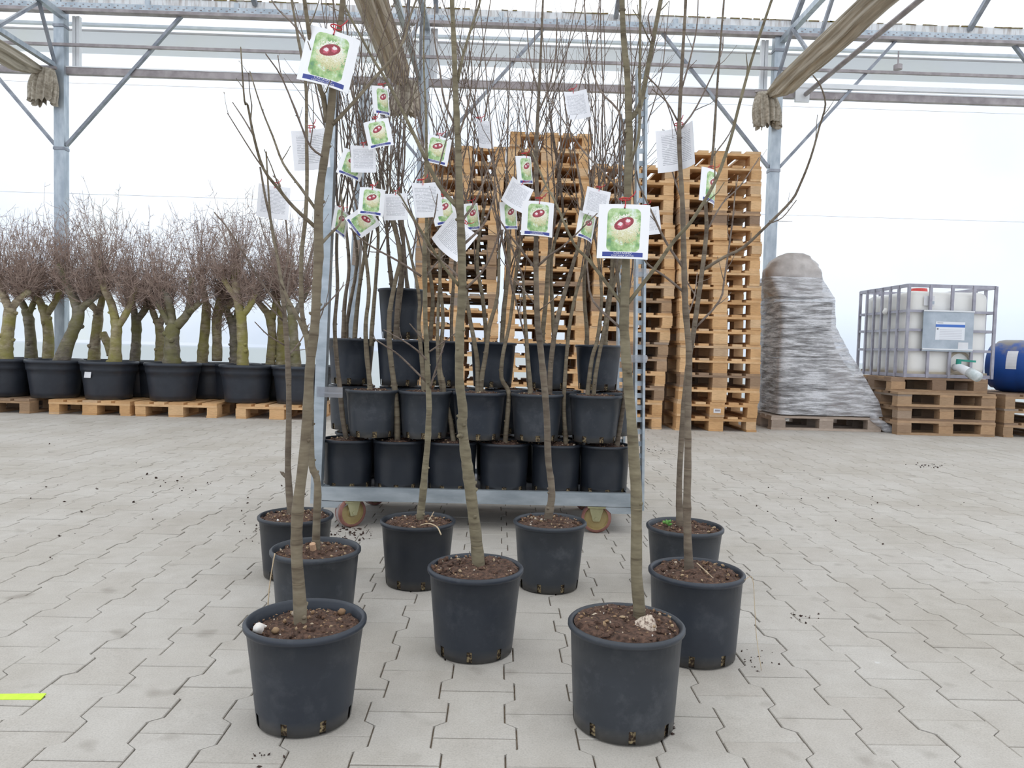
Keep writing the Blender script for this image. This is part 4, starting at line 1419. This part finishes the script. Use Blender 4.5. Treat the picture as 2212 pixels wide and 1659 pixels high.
b = MB(); b.tube(smooth_line([V((-.088, -.080, .20)), V((-.086, -.090, .208)), V((-.096, -.100, .12)), V((-.100, -.104, .002))], 4), [.0016] * 13, 4); b.build('trailing_root', M['straw'], t2, True)
b = MB()
for k in range(7):
    a = k * .9
    b.lump((-.065 + .010 * math.cos(a), -.02 + .010 * math.sin(a), .196 + .002 * k), (.009, .006, .003), k, 0, True)
b.build('green_weed', M['weed'], t9, True)

for root, dz in ((t1, .013), (t2, .011), (t4, .006), (t7, .010), (t8, .010), (t9, .008)):
    for ch in root.children:
        if ch.name.split('.')[0] in ('perlite_chunk', 'cut_stub', 'dry_stalk', 'root_knob', 'green_weed'):
            ch.location.z += dz

# ------------------------------------------------------------------ trolley
TRX0, TRX1, TRF, TRB, DECK = at(697, 1065, 3.1).x, at(1367, 1070, 3.1).x, 3.085, 3.66, .172
tm = (TRX0 + TRX1) / 2
tro = thing('plant_trolley', 'galvanised plant trolley on castor wheels, loaded with stacked pots of bare trees', 'trolley', (tm, TRF, 0))
def tl(p):
    return V(p) - tro.location
W2, D2 = (TRX1 - TRX0) / 2, TRB - TRF
b = MB()
b.box((0, .012, DECK - .0285), (2 * W2, .024, .057)); b.box((0, D2 - .012, DECK - .0285), (2 * W2, .024, .057))
b.box((-W2 + .012, D2 / 2, DECK - .032), (.024, D2 - .048, .062)); b.box((W2 - .012, D2 / 2, DECK - .032), (.024, D2 - .048, .062))
b.build('deck_frame', M['trolleysteel'], tro)
b = MB(); b.box((0, D2 / 2, DECK - .028), (2 * W2 - .05, D2 - .05, .012)); b.build('deck_plate', M['steel_dark'], tro)
for sx in (-1, 1):
    b = MB()
    x = sx * W2
    b.add([V((x, .002, .085)), V((x - sx * .12, .002, .110)), V((x - sx * .09, .002, .085)), V((x, .002, .112)), V((x - sx * .12, .002, .112)),
           V((x, .012, .085)), V((x - sx * .12, .012, .110)), V((x - sx * .09, .012, .085)), V((x, .012, .112)), V((x - sx * .12, .012, .112))],
          [(0, 2, 1, 4, 3), (5, 8, 9, 6, 7), (0, 5, 7, 2), (2, 7, 6, 1), (3, 4, 9, 8), (0, 3, 8, 5)])
    b.build('corner_plate', M['trolleysteel'], tro)
    b = MB(); b.box((sx * (W2 + .018), .03, .125), (.036, .056, .10)); b.build('post_socket', M['trolleysteel'], tro)
    b = MB(); b.box((sx * (W2 + .018), D2 - .03, .125), (.036, .056, .10)); b.build('post_socket', M['trolleysteel'], tro)
def tpost(lo, hi, Ylo, Yhi, slotted):
    a, c = tl(at(*lo, Ylo)), tl(at(*hi, Yhi))
    a.z = .10
    b = MB()
    if not slotted:
        b.bar(a, c, .042, .05, up=V((0, 1, 0)))
        return b.build('upright_post', M['trolleysteel'], tro)
    # two flanges with a web between them that is pierced by a row of slots
    t = (c - a).normalized()
    s = t.cross(V((0, 1, 0))).normalized()
    ln = (c - a).length
    for k in (-1, 1):
        b.bar(a + s * (k * .0165), c + s * (k * .0165), .010, .05, up=V((0, 1, 0)))
    n = int(ln / .05)
    for k in range(n):
        p = a + t * (ln * (k + .5) / n)
        b.bar(p - t * .010, p + t * .010, .026, .004, up=V((0, 1, 0)))
    return b.build('upright_post', M['trolleysteel'], tro)
tpost((684, 1075), (721, 150), 3.11, 3.13, False)
tpost((1379, 1075), (1386, 152), 3.11, 3.13, True)
tpost((744, 1000), (789, 195), 3.63, 3.65, False)
tpost((1340, 1000), (1348, 250), 3.63, 3.65, True)
def caster(px, Y, yaw):
    x = tl(at(px, 1110, Y)).x
    c = link('caster', None, tro, (x, Y - TRF, 0), (0, 0, yaw))
    b = MB()
    R, w = .063, .021
    b.lathe([(R * .80, -w), (R * .97, -w), (R, -w * .7), (R, w * .7), (R * .97, w), (R * .80, w)], 32)
    o = b.build('tyre', M['tyre'], c, True); o.rotation_euler = (0, math.pi / 2, 0); o.location = (0, 0, R)
    b = MB(); b.lathe([(R * .995, -w * .72), (R * 1.01, 0), (R * .995, w * .72)], 32)
    o = b.build('tread', M['tread'], c, True); o.rotation_euler = (0, math.pi / 2, 0); o.location = (0, 0, R)
    b = MB(); b.lathe([(0, -w * .8), (R * .30, -w * .9), (R * .34, -w * .6), (R * .74, -w * .5), (R * .80, -w * .9), (R * .80, w * .9), (R * .74, w * .5), (R * .34, w * .6), (R * .30, w * .9), (0, w * .8)], 32)
    o = b.build('wheel_hub', M['hub'], c); o.rotation_euler = (0, math.pi / 2, 0); o.location = (0, 0, R)
    b = MB()
    for s in (-1, 1):
        xx = s * (w + .006)
        q = [(-.030, .108), (.030, .108), (.014, R - .012), (-.014, R - .012)]
        vs = [V((xx - .002, a, z)) for a, z in q] + [V((xx + .002, a, z)) for a, z in q]
        b.add(vs, [(3, 2, 1, 0), (4, 5, 6, 7), (0, 1, 5, 4), (1, 2, 6, 5), (2, 3, 7, 6), (3, 0, 4, 7)])
    b.box((0, 0, .110), (.07, .075, .006))
    b.tube([V((-w - .012, 0, R)), V((w + .012, 0, R))], [.007, .007], 8)
    b.build('fork', M['fork'], c)
caster(757, 3.12, math.radians(-50))
caster(1288, 3.115, math.radians(84))
caster(808, 3.56, math.radians(-40))
caster(1262, 3.56, math.radians(30))
# stretch film holding pots to the posts
b = MB()
for k in range(3):
    z = at(700, 838 + 7 * k, 3.1).z
    p0, p1 = tl(at(684, 838 + 7 * k, 3.09)), tl(at(740, 840 + 7 * k, 3.07))
    p0.z = p1.z = z
    b.bar(p0, p1, .002, .012 + .004 * k, up=V((0, 0, 1)))
b.build('film_strap', M['strapfilm'], tro)
for px, py in ((1379, 775), (1386, 590)):
    b = MB(); p = tl(at(px, py, 3.11)); b.tube([p - V((0, 0, .016)), p, p + V((0, 0, .016))], [.036, .040, .034], 12, wob=.5); b.build('film_strap', M['strapfilm'], tro)
b = MB(); a_, c_ = tl(at(767, 573, 3.60)), tl(at(771, 518, 3.60)); b.bar(a_, c_, .030, .006, up=V((0, 1, 0))); b.build('wooden_tally', M['pallet_pale'], tro)

# ------------------------------------------------------------------ trees stacked on the trolley
def crown(root, trunk, tip, d, r, zmax, n, spread, first_r):
    """leaders that climb from the tip of a trunk"""
    for k in range(n):
        p = tip.copy() if k == 0 else tip - d * r.uniform(0, .30)
        dd = (V((r.uniform(-1, 1) * spread, r.uniform(-1, 1) * spread * .7, 1))).normalized()
        pts = [p]
        top = zmax * r.uniform(.72, 1.08)
        step = max(.1, (top - p.z) / 5)
        while pts[-1].z < top and len(pts) < 9:
            dd = (dd + V((r.uniform(-.13, .13), r.uniform(-.13, .13), .10))).normalized()
            pts.append(pts[-1] + dd * step)
        b = MB()
        limb(b, pts, first_r * (1 if k == 0 else .74), .0015, r, .075, (.07, .30), 5, 2, .06, .0019, True, .6)
        b.build('branch', M['twig'], trunk, True)

def tro_tree(label, px, Y, z, D, H, Db, stems, seed, potmat='pot', grp='potted chestnuts loaded on the trolley', nlead=3, spread=.34, level=.012):
    r = random.Random(seed)
    bx = at(px, 900, Y).x
    root = thing('potted_chestnut', label, 'potted tree', (bx, Y, z), 0, grp)
    pot_parts(root, D, H, Db, M[potmat], level, seed, 34, 22, .008, 0.0, False, False)
    for pts in stems:
        if isinstance(pts, int):
            pts = [(px + pts, 700)]
        Ys = Y - .02
        P = pxline([(a, b) for a, b in pts], Ys, r, .02)
        foot = P[0].copy(); foot.z = z + H - level - .02
        if (P[0].z - foot.z) > .03 or len(P) == 1:
            P = [foot] + P
        else:
            P[0].z = foot.z
        P = rel(root, P)
        w0 = r.uniform(.0105, .0135)
        k = len(P)
        rr = [w0 * (1 - .5 * i / max(1, k - 1)) for i in range(k)]
        t = stem(P, rr, r, 9, 9, 3).build('trunk', M[r.choice(('bark', 'bark3', 'bark'))], root, True)
        crown(root, t, P[-1], (P[-1] - P[-2]).normalized(), r, 2.25 - z, nlead, spread, rr[-1] * .84)
    return root

ROW1, ROW2, ROW3 = DECK - .021, .374, .585
rows1 = [(754, [[(752, 950), (741, 908), (734, 836), (727, 772), (723, 700), (729, 626), (727, 536), (731, 456)]]),
         (862, [[(859, 952), (857, 881), (846, 790), (841, 736), (842, 671), (855, 603), (864, 558), (851, 490), (826, 434), (815, 390)]]),
         (978, [[(982, 955), (975, 920), (968, 885), (950, 820), (945, 740), (948, 640), (955, 540)]]),
         (1091, [[(1091, 955), (1097, 887), (1098, 845), (1083, 816), (1087, 762), (1101, 698), (1115, 590), (1126, 522)]]),
         (1203, [[(1222, 952), (1218, 887), (1220, 825), (1229, 712), (1245, 630), (1267, 563)]]),
         (1308, [[(1333, 958), (1343, 897), (1352, 820), (1345, 700), (1330, 560)]])]
for i, (px, st) in enumerate(rows1):
    tro_tree(f"bare chestnut in black pot, {('first', 'second', 'third', 'fourth', 'fifth', 'sixth')[i]} from the left in the trolley's bottom row", px, 3.205, ROW1, .224, .2125, .198, st, 200 + i, 'pot_dark')
rows2 = [(804, 'pot_dusty', [[(799, 832), (792, 763), (790, 700), (797, 626), (788, 536), (781, 445)]]),
         (918, 'pot_dusty', [[(915, 832), (909, 754), (904, 694), (905, 637), (880, 520)], [(958, 830), (949, 787), (957, 694), (950, 603), (950, 513)]]),
         (1034, 'pot', [[(1032, 841), (1031, 783), (1023, 731), (1012, 670), (1000, 560), (1020, 470)], [(1040, 820), (1050, 762), (1057, 705), (1075, 637), (1078, 540)]]),
         (1159, 'pot_dusty', [[(1145, 835), (1141, 783), (1135, 700), (1130, 600)], [(1187, 845), (1190, 783), (1202, 698), (1224, 617), (1240, 563), (1251, 522), (1259, 427)]]),
         (1285, 'pot_dusty', [[(1270, 841), (1279, 773), (1291, 731), (1300, 640), (1290, 540)], [(1283, 841), (1289, 794), (1305, 712), (1318, 644), (1322, 540)]])]
for i, (px, pm, st) in enumerate(rows2):
    tro_tree(f"bare chestnut in black pot, {('first', 'second', 'third', 'fourth', 'fifth')[i]} from the left in the trolley's middle front row", px, 3.195, ROW2, .232, .203, .186, st, 220 + i, pm, nlead=2 if len(st) > 1 else 3)
# rear pots that carry the upper row; only some edges of them show
for i, px in enumerate((775, 875, 975, 1075, 1175, 1275)):
    root = thing('potted_chestnut', f"pot hidden behind the trolley's bottom row, {('first', 'second', 'third', 'fourth', 'fifth', 'sixth')[i]} from the left", 'potted tree', (at(px, 900, 3.47).x, 3.47, ROW1), 0, 'rear pots on the trolley deck')
    pot_parts(root, .215, .2115, .18, M['pot_dark'], .012, 300 + i, 10, 0, .006, 0, False, False)
for i, px in enumerate((759, 869, 985, 1095, 1205, 1318)):
    st = [[(px - 6, 800), (px - 10, 700), (px + rnd.uniform(-20, 20), 560), (px + rnd.uniform(-25, 25), 460)]]
    tro_tree(f"bare chestnut half hidden behind the trolley's middle front row, {('first', 'second', 'third', 'fourth', 'fifth', 'sixth')[i]} from the left", px, 3.445, ROW2 + .001, .212, .205, .18, st, 320 + i, 'pot_dusty', 'rear middle pots on the trolley', 2)
rows3 = [(757, 3.40, [[(742, 716), (745, 649), (754, 581), (747, 490), (736, 423)], [(767, 716), (773, 650), (779, 603), (797, 490), (800, 420)]]),
         (862, 3.36, [[(803, 716), (812, 603), (817, 513), (812, 430)], [(855, 716), (860, 640), (868, 560), (850, 470)]]),
         (948, 3.46, [[(930, 720), (935, 640), (925, 560), (930, 470)]]),
         (1062, 3.42, [[(1050, 720), (1042, 640), (1030, 560), (1045, 450)], [(1085, 720), (1092, 640), (1100, 560), (1095, 480)]]),
         (1177, 3.42, [[(1172, 720), (1180, 640), (1185, 560), (1200, 450)]]),
         (1288, 3.42, [[(1268, 720), (1262, 640), (1265, 560), (1285, 440)], [(1308, 720), (1318, 640), (1340, 560), (1335, 470)]])]
for i, (px, Y, st) in enumerate(rows3):
    tro_tree(f"bare chestnut in black pot, {('first', 'second', 'third', 'fourth', 'fifth', 'sixth')[i]} from the left in the trolley's upper row", px, Y, ROW3, .215, .207, .172, st, 340 + i, 'pot', nlead=4, spread=.36)
tro_tree('bare chestnut in the single black pot standing on top of the upper row', 862, 3.53, ROW3 + .209, .222, .235, .172, [[(883, 632), (878, 603), (869, 490), (860, 400)], [(850, 640), (840, 560), (835, 470)]], 360, 'pot', nlead=3)
# ------------------------------------------------------------------ old trees in big tubs along the wall
def old_tree(label, px, Y, lines, seed, group, sticker=False):
    """lines[0] is the trunk up to its fork, the others are boughs; (pixel x, pixel y, radius px)"""
    r = random.Random(seed)
    x = at(px, 820, Y).x
    root = thing('potted_old_tree', label, 'potted tree', (x, Y, PH), 0, group)
    pot_parts(root, .555, .385, .43, M['bigpot'], .035, seed, 16, 12, .01, 0, True, False, (0, 0), 0)
    first, ends = None, []
    for i, ln in enumerate(lines):
        P = [at(a, b, Y + (.0 if i == 0 else r.uniform(-.10, .10) * k / len(ln))) for k, (a, b, _) in enumerate(ln)]
        rr = [w * Y / FPX for _, _, w in ln]
        if i == 0:
            P[0].z = PH + .30
        P = rel(root, P)
        if i == 0:
            rr[0] *= 1.15
        mb = stem(P, rr, r, 3 if i == 0 else 1, 12, 4)
        o = mb.build('trunk' if i == 0 else 'bough', M['mossbark' if seed % 3 else 'greybark'], first or root, True)
        first = first or o
        ends.append((P, rr))
    b = MB()
    src = [e for e in ends[1:] if e[0][-1].z > e[0][0].z + .05] or ends
    for k in range(135):
        P, rr = src[k % len(src)]
        f = r.uniform(.35, 1.0) * (len(P) - 1)
        i = min(int(f), len(P) - 2)
        p = P[i].lerp(P[i + 1], f - i)
        d = V((r.gauss(0, .75), r.gauss(0, .75), r.uniform(.15, 1.0))).normalized()
        L = r.uniform(.20, .46) if k % 3 else r.uniform(.5, .92)
        if k % 3 == 0:
            d = V((r.gauss(0, .28), r.gauss(0, .22), 1)).normalized()
        pts = [p]
        for s in range(4):
            d = (d + V((r.uniform(-.3, .3), r.uniform(-.3, .3), .22))).normalized()
            pts.append(pts[-1] + d * L / 4)
        for q in pts:
            q.y = q.y if q.y < 8.43 - Y else 2 * (8.43 - Y) - q.y
        b.tube(pts, [.004, .0032, .0025, .0018, .0011], 3, 0, False)
        for q in range(9):
            m = r.uniform(.15, 3.9)
            i = int(m)
            a = pts[i].lerp(pts[i + 1], m - i)
            d2 = (V((r.gauss(0, .8), r.gauss(0, .8), r.gauss(.15, .6))) + d * .4).normalized()
            l2 = r.uniform(.05, .16)
            e = a + d2 * l2 * .5
            e.y = min(e.y, 8.36 - Y)
            b.tube([a, e, e + (d2 + V((0, 0, .35))).normalized() * l2 * .5], [.0022, .0018, .001], 3, 0, False)
            if r.random() < .7:
                d3 = (d2 + V((r.uniform(-1, 1), r.uniform(-1, 1), r.uniform(-.5, .8)))).normalized()
                b.tube([e, e + d3 * l2 * .55], [.0015, .001], 3, 0, False)
    t = b.build('twigs', M['crown'], first)
    t['kind'] = 'stuff'
    if sticker:
        m = MB(); m.box((0, 0, 0), (.082, .004, .06)); s = m.build('price_sticker', M['sticker'], root); s.location = (.19, -.178, .25) if sticker > 1 else (-.09, -.238, .25); s.rotation_euler = (math.radians(-9), 0, math.radians(46 if sticker > 1 else -20))
    return root

# the crowns stay on this side of the posts
GF, GB = 'potted old trees, front row', 'potted old trees, back row'
YF, YB = 7.72, 8.17
old_tree('old tree cut by the frame edge, two broad mossy boughs, tub at the row end', 6, YF, [[(12, 778, 13), (14, 740, 12), (20, 690, 12), (22, 665, 11)], [(22, 670, 9), (8, 640, 8), (-4, 600, 7)], [(24, 668, 8), (42, 645, 7), (62, 630, 6)]], 401, GF)
old_tree('old tree whose thick trunk leans strongly right, then splits into mossy boughs', 120, YF, [[(128, 778, 15), (145, 745, 13), (160, 710, 12), (169, 685, 12), (168, 660, 11)], [(168, 668, 10), (158, 640, 9), (144, 612, 8), (128, 570, 7)], [(170, 672, 8), (188, 655, 7), (218, 632, 6)]], 402, GF)
old_tree('old tree in the tub with a white sticker, one bare bough rising left', 236, YF, [[(248, 778, 12), (250, 740, 11), (252, 710, 10.5), (250, 690, 10)], [(250, 694, 9), (240, 655, 8), (226, 625, 7.5), (217, 590, 6.5), (213, 562, 5.5)], [(254, 708, 7), (268, 685, 7), (280, 660, 6.5), (292, 622, 5.5)]], 404, GF, 1)
old_tree('old tree with a low fork of three boughs on a stout trunk', 374, YF, [[(372, 784, 16), (371, 745, 15), (372, 718, 15), (376, 700, 13)], [(372, 705, 10), (370, 680, 9), (362, 645, 8), (352, 630, 7)], [(380, 706, 10), (402, 682, 9), (410, 660, 8), (415, 600, 6)], [(408, 676, 7), (432, 652, 6)], [(364, 700, 6), (338, 650, 5)]], 405, GF)
old_tree('old tree with the yellowest upright trunk, forking into a narrow V', 534, YF, [[(525, 790, 12), (524, 745, 11), (522, 700, 11), (520, 672, 10.5)], [(520, 680, 9), (512, 640, 9), (508, 600, 8.5), (508, 572, 8)], [(524, 682, 7), (540, 660, 6.5), (550, 635, 6)], [(516, 655, 6), (490, 615, 5.5), (478, 595, 5)]], 407, GF)
old_tree('old tree nearest the trolley, its tub partly behind the thin sapling stems', 646, YF, [[(640, 792, 11), (636, 745, 10), (632, 700, 10), (630, 680, 9)], [(630, 684, 7), (618, 640, 6), (610, 610, 5)], [(634, 686, 7), (652, 650, 6), (668, 620, 5)]], 408, GF)
old_tree('dark old tree standing between the two tubs at the row end', 62, YB, [[(68, 770, 11), (66, 730, 10), (62, 690, 10), (56, 668, 9)], [(57, 672, 7), (42, 645, 6.5), (30, 628, 6)], [(62, 680, 6), (74, 650, 5.5), (80, 625, 5)]], 411, GB)
old_tree('old tree behind the tub whose trunk leans right, its crooked trunk bending left', 118, YB, [[(103, 774, 11), (105, 730, 10.5), (100, 690, 10), (92, 660, 9)], [(92, 664, 8), (78, 635, 7), (70, 615, 6)], [(102, 678, 7), (120, 650, 6), (130, 625, 5.5)]], 412, GB)
old_tree('old tree showing between the leaning trunk and the tub with a white sticker', 196, YB, [[(202, 774, 11), (206, 735, 10.5), (212, 690, 10), (212, 668, 9)], [(210, 672, 7), (188, 650, 6), (178, 640, 5.5)], [(214, 676, 7), (222, 640, 6.5), (228, 620, 6)], [(222, 720, 8), (236, 750, 8.5), (240, 768, 9)]], 413, GB)
old_tree('old tree with a smooth grey trunk behind the stickered tub', 298, YB, [[(290, 778, 10), (294, 740, 9.5), (295, 705, 9.5), (293, 680, 9)], [(293, 685, 7.5), (284, 655, 6.5), (276, 630, 6)], [(297, 690, 7.5), (314, 668, 7), (324, 645, 6)]], 414, GB)
old_tree('old tree just left of the low-forked tree, slim dark trunk', 345, YB, [[(344, 774, 9), (346, 735, 9), (344, 705, 8.5), (338, 690, 8)], [(338, 694, 6.5), (328, 668, 6), (320, 650, 5)], [(346, 700, 6), (356, 670, 5.5), (362, 640, 5)]], 415, GB)
old_tree('old tree in the rear tub with a pale sticker, two trunks close together', 455, YB, [[(436, 776, 10.5), (440, 740, 10), (444, 700, 9.5), (446, 660, 9)], [(446, 664, 7), (440, 630, 6.5), (432, 600, 6)], [(469, 780, 10.5), (469, 740, 10), (468, 700, 9.5), (472, 665, 9), (480, 630, 7)], [(478, 672, 7), (498, 658, 6.5), (504, 640, 6)]], 416, GB, 2)
old_tree('old tree with the dark bent trunk behind the yellow one', 508, YB, [[(507, 774, 9.5), (506, 730, 9), (502, 700, 9), (494, 680, 8)], [(494, 684, 6.5), (486, 655, 6), (478, 630, 5)], [(505, 700, 6), (516, 660, 5.5), (520, 630, 5)]], 417, GB)
old_tree('old tree behind the gap between the last two tubs, before the trolley', 594, YB, [[(583, 778, 10), (588, 740, 9.5), (586, 700, 9.5), (578, 672, 8.5)], [(578, 676, 7), (560, 655, 6), (548, 640, 5.5)], [(588, 690, 7), (596, 650, 6), (600, 620, 5.5)]], 418, GB)
old_tree('darkest old tree at the trolley end of the back row', 668, YB, [[(606, 778, 9), (606, 735, 8.5), (608, 690, 8), (604, 665, 7)], [(604, 670, 6), (596, 640, 5), (592, 615, 4.5)], [(608, 675, 6), (620, 645, 5), (626, 620, 4.5)]], 419, GB)

# ------------------------------------------------------------------ name cards hung on the saplings
CW, CH = .100, .106
def text_mesh(body, size, y0, bend):
    cu = bpy.data.curves.new('lettering', 'FONT')
    cu.body = body
    cu.size = size
    cu.align_x, cu.align_y = 'CENTER', 'CENTER'
    cu.extrude = .00005
    ob = bpy.data.objects.new('lettering', cu)
    COL.objects.link(ob)
    bpy.context.view_layer.update()
    me = bpy.data.meshes.new_from_object(ob.evaluated_get(bpy.context.evaluated_depsgraph_get()))
    me.name = 'lettering'
    bpy.data.objects.remove(ob)
    for v in me.vertices:
        X, Z, T = v.co.x * 1.12, v.co.y + y0, v.co.z
        v.co = (X, bend * X * X - .00095 - T, Z)
    me.materials.clear()
    me.materials.append(M['ink'])
    return me

CARD = {}
def card_meshes(bend):
    if bend in CARD:
        return CARD[bend]
    n = 8
    vs, fs, uvs = [], [], []
    for side in (-1, 1):
        for i in range(n + 1):
            for j in range(3):
                X, Z = CW * (i / n - .5), CH * (j / 2 - .5)
                vs.append((X, bend * X * X + side * .0006, Z))
    m = (n + 1) * 3
    mi = []
    for i in range(n):
        for j in range(2):
            a, b_, c, d = i * 3 + j, (i + 1) * 3 + j, (i + 1) * 3 + j + 1, i * 3 + j + 1
            fs.append((a, b_, c, d)); mi.append(0)
            fs.append((m + a, m + d, m + c, m + b_)); mi.append(1)
    me = bpy.data.meshes.new('name_card')
    me.from_pydata(vs, [], fs)
    uv = me.uv_layers.new(name='UVMap')
    for lp in me.loops:
        v = vs[lp.vertex_index]
        u = v[0] / CW + .5
        uv.data[lp.index].uv = (u if lp.vertex_index < m else 1 - u, v[2] / CH + .5)
    me.materials.append(M['tagfront']); me.materials.append(M['tagback'])
    me.polygons.foreach_set('material_index', mi)
    me.update()
    CARD[bend] = (me, text_mesh('CASTAGNO', .0058, CH * (.099 - .5), bend), text_mesh('CASTANEA SATIVA', .0046, CH * (.054 - .5), bend))
    return CARD[bend]
tie = MB()
ring = [V((.011 * math.cos(a), .010 + .011 * math.sin(a), .012)) for a in [2 * math.pi * k / 12 for k in range(13)]]
tie.tube(ring, [.0013] * 13, 5)
tie.tube([V((0, -.002, -.007)), V((.001, -.003, .002)), V((0, -.0, .011))], [.0011] * 3, 5)
tie.tube([V((.008, .001, .012)), V((.016, -.006, .017)), V((.020, -.004, .026))], [.0012, .0012, .0009], 5)
tie_me = tie.mesh('red_tie', M['tie'])
GT = 'chestnut name cards hung on the saplings'
def card(px, py, Y, face, roll, yaw, bend, label, pitch=0):
    c = at(px, py, Y)
    me, l1, l2 = card_meshes(bend)
    root = link('name_card', me, None, c, (math.radians(pitch), math.radians(roll), math.radians(yaw + (180 if face == 'B' else 0))))
    tag(root, label, 'plant tag', GT)
    link('lettering', l1, root)
    link('lettering', l2, root)
    t = link('red_tie', tie_me, root, (0, .001, CH / 2), (0, 0, math.radians(180) if face == 'B' else 0))
    return root
# positive roll turns the right edge down
card(709, 125, 1.47, 'F', 12, 8, 4, 'big tilted picture card on the forked trunk of the pot with the perlite chunk')
card(1347, 500, 1.472, 'F', 1, -6, 2, 'sharpest picture card, on the thick trunk of the pot with the root knob')
card(1163, 472, 2.33, 'F', 2, 8, 6, 'square-on picture card before the highest pallet stack')
card(802, 435, 2.98, 'F', 4, 5, 6, 'upright picture card above the rear trolley post, the lower of two in line')
card(817, 288, 2.96, 'F', -13, 0, 4, 'tilted picture card under the hanging curtain tail')
card(944, 324, 2.94, 'F', 9, 10, 2, 'picture card against the white wall just left of the pallet stacks')
card(829, 218, 3.02, 'F', -8, 58, 6, 'narrow turned picture card highest above the trolley')
card(1139, 367, 2.98, 'F', -10, 50, 6, 'turned picture card upon the front of the highest pallet stack, upper one')
card(1105, 466, 3.0, 'F', -8, 48, 6, 'turned picture card half behind the square-on card')
card(962, 455, 2.97, 'F', -14, 25, 6, 'tilted picture card on the stack by the middle steel post')
card(784, 478, 3.05, 'F', 52, 15, 2, 'picture card twisted nearly sideways below the upright card')
card(761, 355, 3.06, 'F', 17, 20, 4, 'pale picture card partly behind a text card by the rear trolley post')
card(1271, 490, 3.0, 'F', 12, 42, 6, 'turned picture card left of the sharpest one')
card(1023, 468, 3.04, 'F', -12, 50, 6, 'small greenish card between the two left pallet stacks')
card(737, 480, 3.06, 'F', 14, 68, 2, 'card seen almost edge-on beside the front trolley post')
card(1541, 404, 2.37, 'F', 6, 48, 8, 'curved picture card hanging before the tall stack by the wrapped load')
card(674, 324, 2.06, 'B', 6, -6, 4, 'card showing its text side, left of the trolley post')
card(591, 437, 2.5, 'B', -4, 14, 4, 'faint text-side card above the old trees')
card(917, 433, 2.37, 'B', 10, 35, 8, 'text-side card with curled foot, left of the pallets at steel post height')
card(855, 447, 3.05, 'B', 2, -8, 2, 'grey shaded text-side card between trolley stems, against the wall')
card(1115, 422, 2.96, 'B', -26, 20, 6, 'leaning text-side card above the turned card on the highest stack')
card(1288, 438, 2.97, 'B', -10, 12, 2, 'text-side card tucked behind the branch left of the sharpest card')
card(1466, 322, 1.88, 'B', 6, -40, 8, 'large folded text-side card on the right-hand slender trunk')
card(1243, 228, 2.98, 'B', 14, 20, 8, 'greyish text-side card highest over the pallets')
card(978, 513, 2.2, 'B', -38, 25, 8, 'text-side card twisted against the thick pale trunk')
card(1040, 290, 3.02, 'B', 8, 55, 8, 'curled text-side card just above the stack by the steel post')
card(785, 344, 3.03, 'B', 2, 4, 2, 'square text-side card by the rear trolley post')
card(1400, 478, 2.92, 'B', 10, 25, 4, 'text-side card mostly behind the sharpest picture card')

# ------------------------------------------------------------------ spilled soil, scraps and a paint mark on the paving
def spill(label, px, py, spx, spy, n, smax, seed, mat='crumb', nm='soil_crumbs'):
    r = random.Random(seed)
    b = MB()
    c0 = ground(px, py)
    for _ in range(int(n * .8)):
        c = ground(px + r.gauss(0, spx), py + r.gauss(0, spy))
        s = .62 * smax * r.uniform(.22, 1) ** 1.8
        b.lump((c.x - c0.x, c.y - c0.y, s * .35), (s * r.uniform(1, 1.6), s, s * .6), r.random(), 0, s > .008)
    o = b.build(nm, M[mat])
    o.location = c0
    tag(o, label, 'soil')
    o['kind'] = 'stuff'
spill('soil crumbs spilled beside the ochre trolley wheel', 752, 1152, 26, 9, 130, .012, 1)
spill('crumbs scattered over the open paving left of the saplings', 420, 1045, 130, 22, 70, .014, 2)
spill('crumbs by the hindmost left pot', 560, 1150, 40, 22, 46, .010, 3)
spill('few crumbs on the paving at the far left', 190, 1080, 120, 60, 30, .012, 4)
spill('dark smear of soil far right before the tank', 2005, 1007, 22, 2.5, 60, .012, 5)
spill('chips of bark on the paving right of the pots', 1750, 1336, 36, 6, 30, .008, 6)
spill('crumbs at the foot of the pot with the trailing root', 1630, 1420, 26, 22, 40, .006, 7)
spill('crumbs before the stack behind the slotted post', 1425, 975, 16, 4, 40, .010, 8)
spill('scattered crumbs over the paving at the right', 1760, 1080, 130, 45, 60, .010, 9)
spill('crumbs by the front pot with the root knob', 1452, 1572, 5, 6, 16, .008, 10)
spill('few crumbs before the front pot at the left', 570, 1630, 16, 8, 16, .006, 11)
p = [ground(-60, 1501), ground(100, 1499), ground(88, 1512), ground(-60, 1512)]
b = MB()
c = p[1]
top = [q - c for q in p]
b.add([V((q.x, q.y, .0012)) for q in top] + [V((q.x, q.y, -.001)) for q in top], [(3, 2, 1, 0), (4, 5, 6, 7), (0, 1, 5, 4), (1, 2, 6, 5), (2, 3, 7, 6), (3, 0, 4, 7)])
o = b.build('paint_mark', M['paint']); o.location = (c.x, c.y, .0005)
tag(o, 'lime-yellow paint stripe sprayed on the paving by the frame edge', 'paint mark')
